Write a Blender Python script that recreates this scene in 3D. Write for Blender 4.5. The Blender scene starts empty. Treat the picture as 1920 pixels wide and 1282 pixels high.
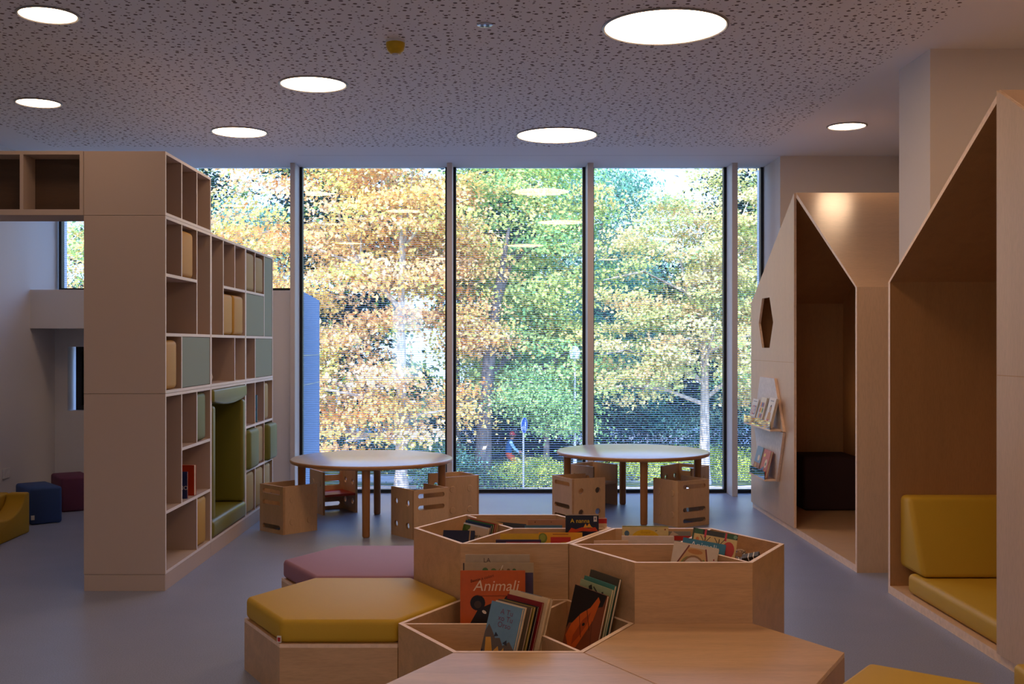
import bpy, bmesh, math, random
import numpy as np
from mathutils import Matrix, Vector, Euler

random.seed(7)
rng = np.random.default_rng(11)
C = bpy.context.scene.collection
R = math.radians
PI = math.pi

# ------------------------------------------------------------------ photo geometry
F_PX, VX, VY, CAM_H = 2030.0, 930.0, 645.0, 1.40


def at(px, py, Y):
    """The point at depth Y that the photograph shows at pixel (px, py)."""
    return Vector(((px - VX) / F_PX * Y, Y, CAM_H - (py - VY) / F_PX * Y))


# ------------------------------------------------------------------ materials
def lin(c):
    out = []
    for v in c[:3]:
        v = v / 255.0
        out.append(v / 12.92 if v <= 0.04045 else ((v + 0.055) / 1.055) ** 2.4)
    return (*out, 1.0)


class NT:
    def __init__(self, name):
        self.m = bpy.data.materials.new(name)
        self.m.use_nodes = True
        self.t = self.m.node_tree
        self.n = self.t.nodes
        self.b = self.n.get('Principled BSDF')
        self.out = self.n.get('Material Output')

    def node(self, kind, **kw):
        x = self.n.new(kind)
        for k, v in kw.items():
            setattr(x, k, v)
        return x

    def link(self, a, b):
        self.t.links.new(a, b)

    def coords(self, scale=(1, 1, 1), rot=(0, 0, 0)):
        tc = self.node('ShaderNodeTexCoord')
        mp = self.node('ShaderNodeMapping')
        mp.inputs['Scale'].default_value = scale
        mp.inputs['Rotation'].default_value = rot
        self.link(tc.outputs['Object'], mp.inputs['Vector'])
        return mp.outputs['Vector']

    def noise(self, vec, scale, detail=3, rough=0.55, dist=0.0):
        x = self.node('ShaderNodeTexNoise')
        x.inputs['Scale'].default_value = scale
        x.inputs['Detail'].default_value = detail
        x.inputs['Roughness'].default_value = rough
        x.inputs['Distortion'].default_value = dist
        self.link(vec, x.inputs['Vector'])
        return x.outputs['Fac']

    def ramp(self, fac, stops):
        x = self.node('ShaderNodeValToRGB')
        e = x.color_ramp.elements
        while len(e) < len(stops):
            e.new(0.5)
        for i, (p, c) in enumerate(stops):
            e[i].position = p
            e[i].color = c
        self.link(fac, x.inputs['Fac'])
        return x.outputs['Color']

    def math(self, op, a, b=None, clamp=False):
        x = self.node('ShaderNodeMath', operation=op)
        x.use_clamp = clamp
        for i, v in enumerate((a, b)):
            if v is None:
                continue
            if isinstance(v, (int, float)):
                x.inputs[i].default_value = v
            else:
                self.link(v, x.inputs[i])
        return x.outputs[0]

    def mix(self, fac, a, b):
        x = self.node('ShaderNodeMix', data_type='RGBA')
        for i, v in ((0, fac), (6, a), (7, b)):
            if isinstance(v, (int, float)):
                x.inputs[i].default_value = v
            elif isinstance(v, tuple):
                x.inputs[i].default_value = v
            else:
                self.link(v, x.inputs[i])
        return x.outputs[2]

    def bump(self, height, strength=0.2, dist=0.002):
        x = self.node('ShaderNodeBump')
        x.inputs['Strength'].default_value = strength
        x.inputs['Distance'].default_value = dist
        self.link(height, x.inputs['Height'])
        self.link(x.outputs['Normal'], self.b.inputs['Normal'])

    def set(self, rough=0.5, spec=0.5, color=None):
        self.b.inputs['Roughness'].default_value = rough
        self.b.inputs['Specular IOR Level'].default_value = spec
        if color is not None:
            if isinstance(color, tuple):
                self.b.inputs['Base Color'].default_value = color
            else:
                self.link(color, self.b.inputs['Base Color'])
        return self.m


def scaled(c, k):
    return (c[0] * k, c[1] * k, c[2] * k, 1)


_flat = {}


def flat(c, rough=0.6, spec=0.4, var=0.10, name='paint'):
    key = (tuple(c), rough, spec, name)
    if key not in _flat:
        k = NT(name)
        f = k.noise(k.coords(), 35, 4)
        l = lin(c)
        _flat[key] = k.set(rough, spec, k.ramp(f, [(0.3, scaled(l, 1 - var)), (0.7, scaled(l, 1 + var))]))
    return _flat[key]


def make_ply(name, c, axis='x', rough=0.38, contrast=0.22, spec=0.45):
    """Birch plywood: long soft grain, faint cathedral figure and small pores."""
    k = NT(name)
    s = {'x': (1.0, 9, 9), 'y': (9, 1.0, 9), 'z': (9, 9, 1.0)}[axis]
    v = k.coords(s)
    a = k.noise(v, 1.3, 5, 0.6, 0.8)
    fine = k.noise(k.coords(tuple(x * 6 for x in s)), 4.0, 2)
    broad = k.noise(k.coords((2.2, 2.2, 2.2)), 1.0, 2)
    l = lin(c)
    col = k.ramp(a, [(0.25, scaled(l, 1 - contrast)), (0.5, l), (0.75, scaled(l, 1 + contrast * 0.7))])
    col = k.mix(k.math('MULTIPLY', k.math('SUBTRACT', fine, 0.42, True), 1.1), col, scaled(l, 0.62))
    col = k.mix(k.math('MULTIPLY', broad, 0.25), col, scaled((l[0] * 1.02, l[1] * 0.93, l[2] * 0.82), 0.85))
    return k.set(rough, spec, col)


def make_fabric(name, c, scale=420, rough=0.75, bump=0.25, spec=0.25):
    k = NT(name)
    v = k.coords()
    f = k.noise(v, scale, 2)
    g = k.noise(v, 6, 3)
    l = lin(c)
    col = k.mix(k.math('MULTIPLY', f, 0.5), scaled(l, 1.08), scaled(l, 0.82))
    col = k.mix(k.math('MULTIPLY', g, 0.35), col, scaled(l, 0.85))
    k.bump(f, bump, 0.001)
    return k.set(rough, spec, col)


def make_paint(name, c, rough=0.8):
    k = NT(name)
    v = k.coords()
    f = k.noise(v, 180, 2)
    g = k.noise(v, 1.2, 3)
    l = lin(c)
    col = k.mix(k.math('MULTIPLY', g, 0.3), scaled(l, 1.03), scaled(l, 0.93))
    k.bump(f, 0.06, 0.001)
    return k.set(rough, 0.25, col)


def make_floor():
    k = NT('linoleum')
    v = k.coords()
    f = k.noise(v, 160, 3, 0.7)
    g = k.noise(v, 2.0, 4)
    h = k.noise(v, 45, 2)
    base = lin((144, 152, 176))
    col = k.ramp(f, [(0.32, scaled(base, 0.66)), (0.5, base), (0.68, scaled(base, 1.22))])
    col = k.mix(k.math('MULTIPLY', g, 0.35), col, scaled(base, 0.82))
    col = k.mix(k.math('MULTIPLY', h, 0.2), col, scaled(base, 0.9))
    r = k.math('ADD', k.math('MULTIPLY', g, 0.18), 0.30)
    k.link(r, k.b.inputs['Roughness'])
    m = k.set(0.35, 0.5, col)
    k.link(r, k.b.inputs['Roughness'])
    k.bump(f, 0.08, 0.001)
    return m


def make_ceiling():
    k = NT('perforated_plasterboard')
    tc = k.node('ShaderNodeTexCoord')
    sep = k.node('ShaderNodeSeparateXYZ')
    k.link(tc.outputs['Object'], sep.inputs[0])
    x, y = sep.outputs[0], sep.outputs[1]

    def dots(cell, rmax, rmin, offset):
        mp = k.node('ShaderNodeMapping')
        mp.inputs['Location'].default_value = (offset, offset * 0.7, 0)
        k.link(tc.outputs['Object'], mp.inputs['Vector'])
        vo = k.node('ShaderNodeTexVoronoi', voronoi_dimensions='2D', feature='F1')
        vo.inputs['Scale'].default_value = 1.0 / cell
        vo.inputs['Randomness'].default_value = 0.8
        k.link(mp.outputs['Vector'], vo.inputs['Vector'])
        sp = k.node('ShaderNodeSeparateColor')
        k.link(vo.outputs['Color'], sp.inputs[0])
        big = k.math('GREATER_THAN', sp.outputs[0], 0.45)
        rad = k.math('ADD', k.math('MULTIPLY', big, (rmax - rmin) / cell), rmin / cell)
        return k.math('LESS_THAN', vo.outputs['Distance'], rad)

    d = k.math('MAXIMUM', dots(0.060, 0.0108, 0.0066, 0.0), dots(0.055, 0.0045, 0.0030, 3.37))
    reg = k.math('MULTIPLY', k.math('GREATER_THAN', x, -3.77), k.math('LESS_THAN', x, 2.30))
    reg = k.math('MULTIPLY', reg, k.math('LESS_THAN', y, 9.14))
    mask = k.math('MULTIPLY', d, reg)
    line = k.math('MULTIPLY', k.math('LESS_THAN', k.math('ABSOLUTE', k.math('SUBTRACT', y, 9.56)), 0.006), k.math('GREATER_THAN', x, -1.75))
    g = k.noise(tc.outputs['Object'], 1.0, 3)
    base = lin((238, 237, 240))
    col = k.mix(k.math('MULTIPLY', g, 0.25), base, scaled(base, 0.92))
    col = k.mix(mask, col, lin((104, 90, 88)))
    col = k.mix(k.math('MULTIPLY', line, 0.5), col, lin((140, 140, 150)))
    return k.set(0.85, 0.2, col)


def make_emit(name, c, strength):
    k = NT(name)
    k.b.inputs['Base Color'].default_value = (0.9, 0.9, 0.88, 1)
    k.b.inputs['Emission Color'].default_value = lin(c)
    k.b.inputs['Emission Strength'].default_value = strength
    return k.m


def make_glass(name, tint=(0.93, 0.97, 0.98), refl=1.0):
    k = NT(name)
    k.n.remove(k.b)
    tr = k.node('ShaderNodeBsdfTransparent')
    tr.inputs[0].default_value = (*tint, 1)
    gl = k.node('ShaderNodeBsdfGlossy')
    gl.inputs['Roughness'].default_value = 0.015
    gl.inputs['Color'].default_value = (0.9, 0.97, 1.0, 1)
    fr = k.node('ShaderNodeFresnel')
    fr.inputs['IOR'].default_value = 1.5
    mx = k.node('ShaderNodeMixShader')
    k.link(k.math('MULTIPLY', fr.outputs[0], refl, True), mx.inputs[0])
    k.link(tr.outputs[0], mx.inputs[1])
    k.link(gl.outputs[0], mx.inputs[2])
    k.link(mx.outputs[0], k.out.inputs['Surface'])
    return k.m


def make_leaf(name, trans=0.28):
    k = NT(name)
    k.n.remove(k.b)
    at_ = k.node('ShaderNodeAttribute', attribute_name='leaf_colour')
    di = k.node('ShaderNodeBsdfDiffuse')
    tl = k.node('ShaderNodeBsdfTranslucent')
    k.link(at_.outputs['Color'], di.inputs['Color'])
    k.link(at_.outputs['Color'], tl.inputs['Color'])
    mx = k.node('ShaderNodeMixShader')
    mx.inputs[0].default_value = trans
    k.link(di.outputs[0], mx.inputs[1])
    k.link(tl.outputs[0], mx.inputs[2])
    k.link(mx.outputs[0], k.out.inputs['Surface'])
    return k.m


def make_bark(name, c):
    k = NT(name)
    f = k.noise(k.coords((6, 6, 1.2)), 2.2, 5, 0.6, 0.6)
    l = lin(c)
    col = k.ramp(f, [(0.35, scaled(l, 0.5)), (0.55, l), (0.7, scaled(l, 1.25))])
    k.bump(f, 0.5, 0.03)
    return k.set(0.9, 0.1, col)


def make_ground():
    k = NT('garden_ground')
    tc = k.node('ShaderNodeTexCoord')
    sep = k.node('ShaderNodeSeparateXYZ')
    k.link(tc.outputs['Object'], sep.inputs[0])
    y = sep.outputs[1]
    wob = k.noise(tc.outputs['Object'], 0.35, 4)
    fine = k.noise(tc.outputs['Object'], 3.5, 5, 0.7)
    yy = k.math('ADD', y, k.math('MULTIPLY', wob, 2.4))
    grass = k.ramp(fine, [(0.35, lin((48, 58, 34))), (0.55, lin((86, 98, 50))), (0.7, lin((140, 122, 78)))])
    gravel = k.ramp(fine, [(0.35, lin((176, 150, 132))), (0.6, lin((214, 194, 178)))])
    asphalt = k.ramp(fine, [(0.3, lin((150, 150, 156))), (0.7, lin((196, 196, 198)))])

    def band(a, b):
        return k.math('MULTIPLY', k.math('GREATER_THAN', yy, a), k.math('LESS_THAN', yy, b))
    col = k.mix(band(30.0, 38.2), grass, gravel)
    col = k.mix(band(39.4, 41.2), col, asphalt)
    col = k.mix(band(54.0, 64.0), col, asphalt)
    return k.set(0.9, 0.1, col)


M = {}
M['wall'] = make_paint('white_wall_paint', (222, 214, 208))
M['wall_cool'] = make_paint('white_plaster', (214, 212, 214))
M['ceiling'] = make_ceiling()
M['floor'] = make_floor()
M['post'] = make_paint('white_lacquered_post', (205, 200, 200), 0.45)
M['black'] = flat((20, 24, 32), 0.45, name='black_aluminium')
M['glass'] = make_glass('window_glass', refl=1.7)
M['acrylic'] = make_glass('clear_acrylic', (0.95, 0.95, 0.97), 1.6)
M['slat'] = flat((150, 160, 176), 0.5, name='blind_slats')
M['laminate'] = make_paint('beige_laminate', (196, 176, 162), 0.5)
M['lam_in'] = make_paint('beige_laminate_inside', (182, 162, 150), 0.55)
M['lam_edge'] = make_paint('pale_laminate_edge', (242, 232, 226), 0.45)
M['sage'] = make_paint('sage_grey_door', (134, 138, 118), 0.5)
M['brown_back'] = make_ply('dark_brown_backboard', (84, 60, 40), 'x', 0.6)
M['ply_x'] = make_ply('birch_plywood', (208, 168, 126), 'x')
M['ply_z'] = make_ply('birch_plywood_upright', (208, 168, 126), 'z')
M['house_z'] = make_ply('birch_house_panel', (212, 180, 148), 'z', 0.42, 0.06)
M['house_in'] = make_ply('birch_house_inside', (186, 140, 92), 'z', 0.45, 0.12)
M['house_x'] = make_ply('birch_house_roof', (220, 184, 146), 'x', 0.30, 0.06)
M['edge'] = flat((244, 214, 186), 0.5, name='plywood_edge')
M['chair'] = make_ply('chair_plywood', (214, 174, 130), 'z', 0.45, 0.14)
M['chair_edge'] = flat((190, 146, 102), 0.5, name='chair_plywood_edge')
M['red_seat'] = flat((172, 52, 28), 0.35, name='red_laminate')
M['table_top'] = flat((188, 178, 168), 0.24, 0.5, 0.03, name='table_laminate')
M['table_edge'] = make_ply('beech_edge', (176, 126, 82), 'x', 0.4)
M['beech'] = make_ply('beech_leg', (170, 116, 66), 'z', 0.4)
M['yellow'] = make_fabric('mustard_vinyl', (200, 160, 46), 300, 0.55, 0.10, 0.30)
M['yellow_pad'] = make_fabric('mustard_cushion', (198, 152, 62), 260, 0.55, 0.12)
M['yellow_dull'] = make_fabric('sand_cushion', (176, 146, 82), 260, 0.55, 0.12)
M['olive'] = make_fabric('olive_vinyl', (122, 118, 44), 260, 0.42, 0.10, 0.4)
M['olive_dark'] = make_fabric('dark_olive_vinyl', (72, 58, 22), 260, 0.5, 0.10)
M['green_pad'] = make_fabric('green_cushion', (120, 124, 66), 260, 0.5, 0.10)
M['mauve'] = make_fabric('mauve_vinyl', (162, 118, 136), 300, 0.6, 0.08, 0.25)
M['plum'] = make_fabric('plum_fabric', (104, 58, 82), 260)
M['blue'] = make_fabric('navy_fabric', (54, 76, 122), 260)
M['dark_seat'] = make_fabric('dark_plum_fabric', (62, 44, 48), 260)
M['mustard_fabric'] = make_fabric('ochre_fabric', (176, 136, 30), 240)
M['tag'] = flat((226, 222, 214), 0.7, name='white_tag')
M['red'] = flat((176, 36, 36), 0.6, name='red_print')
M['plastic'] = flat((216, 216, 220), 0.4, name='white_plastic')
M['yellow_plastic'] = flat((206, 170, 26), 0.4, name='yellow_plastic')
M['metal'] = flat((150, 150, 152), 0.3, 0.6, name='steel')
M['sensor_metal'] = flat((200, 204, 212), 0.22, 0.5, 0.02, 'satin_metal')
M['sensor_metal'].node_tree.nodes['Principled BSDF'].inputs['Metallic'].default_value = 0.6
M['dark'] = flat((30, 26, 26), 0.6, name='dark_gap')
M['lamp_big'] = make_emit('lamp_diffuser', (255, 212, 170), 18.5)
M['leaf'] = make_leaf('leaf')
M['bark_pale'] = make_bark('pale_bark', (196, 180, 160))
M['bark_dark'] = make_bark('dark_bark', (120, 108, 98))
M['ground'] = make_ground()
M['concrete'] = make_paint('outside_render', (112, 128, 154))
M['pages'] = flat((226, 210, 184), 0.8, name='book_pages')


# ------------------------------------------------------------------ mesh helpers
class MB:
    def __init__(self):
        self.v, self.f, self.m = [], [], []

    def add(self, vs, fs, mi=0):
        o = len(self.v)
        self.v += [tuple(p) for p in vs]
        for f in fs:
            self.f.append(tuple(i + o for i in f))
            self.m.append(mi)
        return self

    def box(self, x0, x1, y0, y1, z0, z1, mi=0, top=None, front=None, M4=None):
        vs = [Vector(p) for p in ((x0, y0, z0), (x1, y0, z0), (x1, y1, z0), (x0, y1, z0), (x0, y0, z1), (x1, y0, z1), (x1, y1, z1), (x0, y1, z1))]
        if M4 is not None:
            vs = [M4 @ p for p in vs]
        o = len(self.v)
        self.add(vs, [(3, 2, 1, 0), (4, 5, 6, 7), (0, 1, 5, 4), (1, 2, 6, 5), (2, 3, 7, 6), (3, 0, 4, 7)], mi)
        if top is not None:
            self.m[-5] = top
        if front is not None:      # the face that looks along +x
            self.m[-3] = front
        return self

    def prism(self, poly, z0, z1, mi=0, cap=None, M4=None, side=None):
        n = len(poly)
        vs = [Vector((x, y, z0)) for x, y in poly] + [Vector((x, y, z1)) for x, y in poly]
        if M4 is not None:
            vs = [M4 @ p for p in vs]
        b = len(self.v)
        self.add(vs, [tuple(reversed(range(n))), tuple(range(n, 2 * n))], mi if cap is None else cap)
        for i in range(n):
            j = (i + 1) % n
            self.f.append((b + i, b + j, b + n + j, b + n + i))
            self.m.append(mi if side is None else side)
        return self

    def tube(self, p0, p1, r0, r1=None, n=12, mi=0, caps=True):
        p0, p1 = Vector(p0), Vector(p1)
        r1 = r0 if r1 is None else r1
        d = (p1 - p0).normalized()
        u = d.orthogonal().normalized()
        w = d.cross(u)
        vs = []
        for p, r in ((p0, r0), (p1, r1)):
            for i in range(n):
                a = 2 * PI * i / n
                vs.append(p + (u * math.cos(a) + w * math.sin(a)) * r)
        fs = [(i, (i + 1) % n, n + (i + 1) % n, n + i) for i in range(n)]
        if caps:
            fs += [tuple(reversed(range(n))), tuple(range(n, 2 * n))]
        return self.add(vs, fs, mi)

    def path(self, pts, radii, n=8, mi=0):
        """A tube through several points with a radius at each."""
        pts = [Vector(p) for p in pts]
        vs = []
        for k, p in enumerate(pts):
            d = (pts[min(k + 1, len(pts) - 1)] - pts[max(k - 1, 0)]).normalized()
            u = Vector((1, 0, 0)) if abs(d.x) < 0.9 else Vector((0, 1, 0))
            u = (u - d * u.dot(d)).normalized()
            w = d.cross(u)
            for i in range(n):
                a = 2 * PI * i / n
                vs.append(p + (u * math.cos(a) + w * math.sin(a)) * radii[k])
        fs = []
        for k in range(len(pts) - 1):
            for i in range(n):
                fs.append((k * n + i, k * n + (i + 1) % n, (k + 1) * n + (i + 1) % n, (k + 1) * n + i))
        fs += [tuple(reversed(range(n))), tuple(range((len(pts) - 1) * n, len(pts) * n))]
        return self.add(vs, fs, mi)

    def lathe(self, prof, n=48, mi=0, mis=None, M4=None, c=(0, 0)):
        vs = []
        for r, z in prof:
            for i in range(n):
                a = 2 * PI * i / n
                vs.append(Vector((c[0] + r * math.cos(a), c[1] + r * math.sin(a), z)))
        if M4 is not None:
            vs = [M4 @ p for p in vs]
        o = len(self.v)
        self.v += [tuple(p) for p in vs]
        for k in range(len(prof) - 1):
            for i in range(n):
                j = (i + 1) % n
                self.f.append((o + k * n + i, o + k * n + j, o + (k + 1) * n + j, o + (k + 1) * n + i))
                self.m.append(mis[k] if mis else mi)
        self.f.append(tuple(o + i for i in reversed(range(n))))
        self.m.append(mis[0] if mis else mi)
        self.f.append(tuple(o + (len(prof) - 1) * n + i for i in range(n)))
        self.m.append(mis[-1] if mis else mi)
        return self

    def mesh(self, name, mats):
        me = bpy.data.meshes.new(name)
        me.from_pydata(self.v, [], self.f)
        for m in mats:
            me.materials.append(m)
        me.polygons.foreach_set('material_index', self.m)
        me.update()
        return me

    def build(self, name, mats, parent=None, smooth=None, bevel=0.0, seg=2, fixn=False):
        if not isinstance(mats, (list, tuple)):
            mats = [mats]
        me = self.mesh(name, mats)
        if bevel or fixn:
            bm = bmesh.new()
            bm.from_mesh(me)
            if fixn:
                bmesh.ops.recalc_face_normals(bm, faces=bm.faces)
            if bevel:
                ed = [e for e in bm.edges if len(e.link_faces) == 2 and e.calc_face_angle(0) > R(25)]
                bmesh.ops.bevel(bm, geom=ed, offset=bevel, segments=seg, affect='EDGES', profile=0.5, clamp_overlap=True)
            bm.to_mesh(me)
            bm.free()
        if smooth:
            me.shade_smooth()
            me.set_sharp_from_angle(angle=R(smooth))
        return link(name, me, parent)


def link(name, me, parent=None):
    o = bpy.data.objects.new(name, me)
    C.objects.link(o)
    if parent is not None:
        o.parent = parent
    return o


def tag(o, label, cat, group=None):
    o['label'] = label
    o['category'] = cat
    if group:
        o['group'] = group
    return o


def thing(name, label, cat, loc=(0, 0, 0), rz=0.0, group=None):
    o = bpy.data.objects.new(name, None)
    o.empty_display_size = 0.1
    C.objects.link(o)
    o.location = loc
    o.rotation_euler = (0, 0, rz)
    return tag(o, label, cat, group)


def struct(o):
    o['kind'] = 'structure'
    return o


def dup(root, loc, rz, label, group=None):
    r = root.copy()
    C.objects.link(r)
    r.location = loc
    r.rotation_euler = (0, 0, rz)
    r['label'] = label
    if group:
        r['group'] = group
    for ch in list(root.children):
        c = ch.copy()
        C.objects.link(c)
        c.parent = r
        for g in ch.children:
            d = g.copy()
            C.objects.link(d)
            d.parent = c
    return r


def from_curve(cu):
    o = bpy.data.objects.new('tmp', cu)
    C.objects.link(o)
    dg = bpy.context.evaluated_depsgraph_get()
    dg.update()
    me = bpy.data.meshes.new_from_object(o.evaluated_get(dg))
    bpy.data.objects.remove(o)
    bpy.data.curves.remove(cu)
    return me


def panel(outer, holes, thick, mats, M4, edge=True):
    """A flat board with holes, cut in its own plane and set up by M4."""
    cu = bpy.data.curves.new('panel', 'CURVE')
    cu.dimensions = '2D'
    cu.fill_mode = 'BOTH'
    cu.extrude = thick / 2
    for loop in [outer] + holes:
        sp = cu.splines.new('POLY')
        sp.points.add(len(loop) - 1)
        for p, q in zip(sp.points, loop):
            p.co = (q[0], q[1], 0, 1)
        sp.use_cyclic_u = True
    me = from_curve(cu)
    for m in mats:
        me.materials.append(m)
    bm = bmesh.new()
    bm.from_mesh(me)
    for f in bm.faces:
        f.material_index = 1 if edge and len(mats) > 1 and abs(f.normal.z) < 0.5 else 0
        f.smooth = False
    bmesh.ops.remove_doubles(bm, verts=bm.verts, dist=1e-5)
    bmesh.ops.recalc_face_normals(bm, faces=bm.faces)
    bm.transform(M4)
    bm.to_mesh(me)
    bm.free()
    return me


def circle(cx, cy, r, n=24, rx=None):
    return [(cx + (rx or r) * math.cos(2 * PI * i / n), cy + r * math.sin(2 * PI * i / n)) for i in range(n)]


def slot(x0, x1, cy, r, n=8):
    pts = [(x1 - r + r * math.cos(a), cy + r * math.sin(a)) for a in [(-PI / 2 + PI * i / n) for i in range(n + 1)]]
    pts += [(x0 + r + r * math.cos(a), cy + r * math.sin(a)) for a in [(PI / 2 + PI * i / n) for i in range(n + 1)]]
    return pts


def text_mesh(txt, size, M4, mat, shear=0.0, space=1.0, bold=0.0):
    cu = bpy.data.curves.new('lettering', 'FONT')
    cu.body = txt
    cu.size = size
    cu.align_x = 'CENTER'
    cu.align_y = 'CENTER'
    cu.shear = shear
    cu.space_line = 0.85
    cu.space_character = space
    cu.offset = bold
    cu.resolution_u = 3
    me = from_curve(cu)
    me.transform(M4)
    me.materials.clear()
    me.materials.append(mat)
    return me


def cushion(name, x0, x1, y0, y1, z0, z1, mat, parent=None, r=0.025, puff=0.0):
    mb = MB().box(x0, x1, y0, y1, z0, z1)
    return mb.build(name, mat, parent, smooth=60, bevel=min(r, 0.45 * min(x1 - x0, y1 - y0, z1 - z0)), seg=4)


def hexpts(cx, cy, s):
    return [(cx + s * math.cos(PI / 3 * i), cy + s * math.sin(PI / 3 * i)) for i in range(6)]


# ================================================================== THE SETTING
CEIL = 3.066
WY = 10.19        # plane of the big window
struct(MB().box(-4.3, 3.85, -3.2, 10.30, -0.12, 0).build('floor', M['floor']))
struct(MB().box(-4.3, 3.85, -3.2, 10.275, CEIL, CEIL + 0.25).build('ceiling', M['ceiling']))
struct(MB().box(-4.30, -4.14, -3.2, 10.45, 0, CEIL).build('wall_left', M['wall_cool']))
struct(MB().box(3.70, 3.85, -3.2, 10.45, 0, CEIL).build('wall_right', M['wall']))
BW = (-2.30, -1.55, 0.62, 2.38)      # opening in the wall behind the camera
w = MB().box(-4.14, BW[0], -3.2, -3.0, 0, CEIL).box(BW[1], 3.7, -3.2, -3.0, 0, CEIL)
w.box(BW[0], BW[1], -3.2, -3.0, 0, BW[2]).box(BW[0], BW[1], -3.2, -3.0, BW[3], CEIL)
struct(w.build('wall_back', M['wall']))
struct(MB().box(2.52, 3.70, 9.60, 10.45, 0, CEIL).build('wall_far_right', M['wall']))
struct(MB().box(2.45, 3.70, 6.11, 6.58, 0, CEIL).build('wall_pier', M['wall']))
# low wall beneath the high window, with a recess on its far side
w = MB().box(-4.14, -2.30, 9.62, 10.16, 1.54, 1.884)                     # deep sill box over the recess
w.box(-2.75, -1.893, 9.98, 10.16, 0, 1.895).box(-2.75, -2.30, 9.62, 9.98, 0, 1.54)
struct(w.build('wall_far_left', M['wall_cool']))
w = MB().box(-4.14, -4.02, 10.16, 10.40, 0, 1.884).box(-3.5, -1.893, 10.16, 10.40, 0, 1.895)
w.box(-4.02, -3.5, 10.16, 10.40, 0, 0.776).box(-4.02, -3.5, 10.16, 10.40, 1.375, 1.884)
struct(w.build('wall_recess', M['wall_cool']))

# windows: black frame, pane and a blind of thin slats behind the pane
wins = [(-4.116, -1.893, 1.895, CEIL - 0.001), (-1.848, -0.452, 0.0, CEIL - 0.001), (-0.402, 0.842, 0.0, CEIL - 0.001),
        (0.897, 2.170, 0.0, CEIL - 0.001), (2.222, 2.518, 0.0, CEIL - 0.001)]
for i, (x0, x1, z0, z1) in enumerate(wins):
    t = 0.026
    fr = MB().box(x0, x0 + t, WY, WY + 0.07, z0, z1).box(x1 - t, x1, WY, WY + 0.07, z0, z1)
    fr.box(x0 + t, x1 - t, WY, WY + 0.07, z0, z0 + 0.032)
    root = bpy.data.objects.new('window_%d' % (i + 1), None)
    C.objects.link(root)
    struct(root)
    fr.build('window_frame', M['black'], root)
    MB().add([(x0 + t, WY + 0.03, z0 + 0.032), (x1 - t, WY + 0.03, z0 + 0.032), (x1 - t, WY + 0.03, z1), (x0 + t, WY + 0.03, z1)], [(0, 1, 2, 3)]).build('pane', M['glass'], root)
    sl = MB()
    z = z0 + 0.045
    while z < z1 - 0.012:
        dz = 0.0036
        sl.add([(x0 + t, WY + 0.045, z - dz / 2), (x1 - t, WY + 0.045, z - dz / 2), (x1 - t, WY + 0.060, z + dz / 2), (x0 + t, WY + 0.060, z + dz / 2)], [(0, 1, 2, 3)])
        z += 0.0206
    b = sl.build('blind', M['slat'], root)
for i, (x0, x1) in enumerate(((-1.893, -1.848), (-0.452, -0.402), (0.842, 0.897), (2.170, 2.222))):
    struct(MB().box(x0, x1, 9.95, WY + 0.07, 0.0, CEIL).build('trim_%d' % (i + 1), M['post'], bevel=0.003))

# small dark window in the recess and the bright window behind the camera
root = bpy.data.objects.new('window_6', None)
C.objects.link(root)
struct(root)
MB().box(-3.985, -3.5, 10.27, 10.32, 0.776, 0.82).box(-3.985, -3.5, 10.27, 10.32, 1.33, 1.375).box(-3.985, -3.93, 10.27, 10.32, 0.82, 1.33).build('window_frame', M['black'], root)
MB().box(-3.93, -3.5, 10.30, 10.31, 0.82, 1.33).build('dark_pane', flat((14, 18, 26), 0.15, 0.5, name='dark_glass'), root)
root = bpy.data.objects.new('window_7', None)
C.objects.link(root)
struct(root)
x0, x1, z0, z1 = BW
MB().box(x0, x0 + 0.05, -3.15, -3.05, z0, z1).box(x1 - 0.05, x1, -3.15, -3.05, z0, z1).box(x0, x1, -3.15, -3.05, z0, z0 + 0.05).box(x0, x1, -3.15, -3.05, z1 - 0.05, z1).box(x0 + 0.05, x1 - 0.05, -3.13, -3.08, 1.66, 1.70).build('window_frame', M['post'], root)
MB().add([(x0, -3.1, z0), (x1, -3.1, z0), (x1, -3.1, z1), (x0, -3.1, z1)], [(0, 1, 2, 3)]).build('pane', M['glass'], root)

# ================================================================== CEILING FIXTURES
LIGHTS = [  # pixel centre, radius, label
    (1247, 50, 0.318, 'largest round recessed ceiling light, above the tall book bins'),
    (1044, 253, 0.316, 'large round ceiling light beside the window, over the gap between the two tables'),
    (587.5, 157, 0.208, 'medium round ceiling light nearer the middle of the room, ahead of the yellow detector'),
    (449, 247, 0.209, 'medium round ceiling light close to the bookcase and the window'),
    (90, 27, 0.142, 'small round ceiling light in the upper corner of the photo, furthest from the window'),
    (72, 192, 0.144, 'small round ceiling light above the bookcase bridge'),
    (1588, 236, 0.139, 'small round ceiling light over the farther wooden play house'),
]
LIGHTS_UNSEEN = [(-2.4, 2.6, 0.21), (0.5, 2.2, 0.318), (2.7, 3.3, 0.21), (-1.0, -0.6, 0.318), (2.2, -0.8, 0.21), (3.0, 4.95, 0.14)]  # ceiling lights out of view, most of them added to brighten the foreground


def ceiling_light(x, y, r, label):
    t = thing('ceiling_light', label, 'ceiling light', (x, y, CEIL), 0, 'round recessed ceiling lights')
    MB().lathe([(r + 0.012, 0.0), (r + 0.012, -0.006), (r + 0.003, -0.010), (r - 0.004, -0.006), (r - 0.004, 0.0)], 56).build('rim', M['metal'], t, smooth=40)
    MB().lathe([(r - 0.004, -0.001), (r - 0.004, -0.0035), (r - 0.012, -0.005)], 56).build('diffuser', M['lamp_big'], t)
    return t


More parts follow.
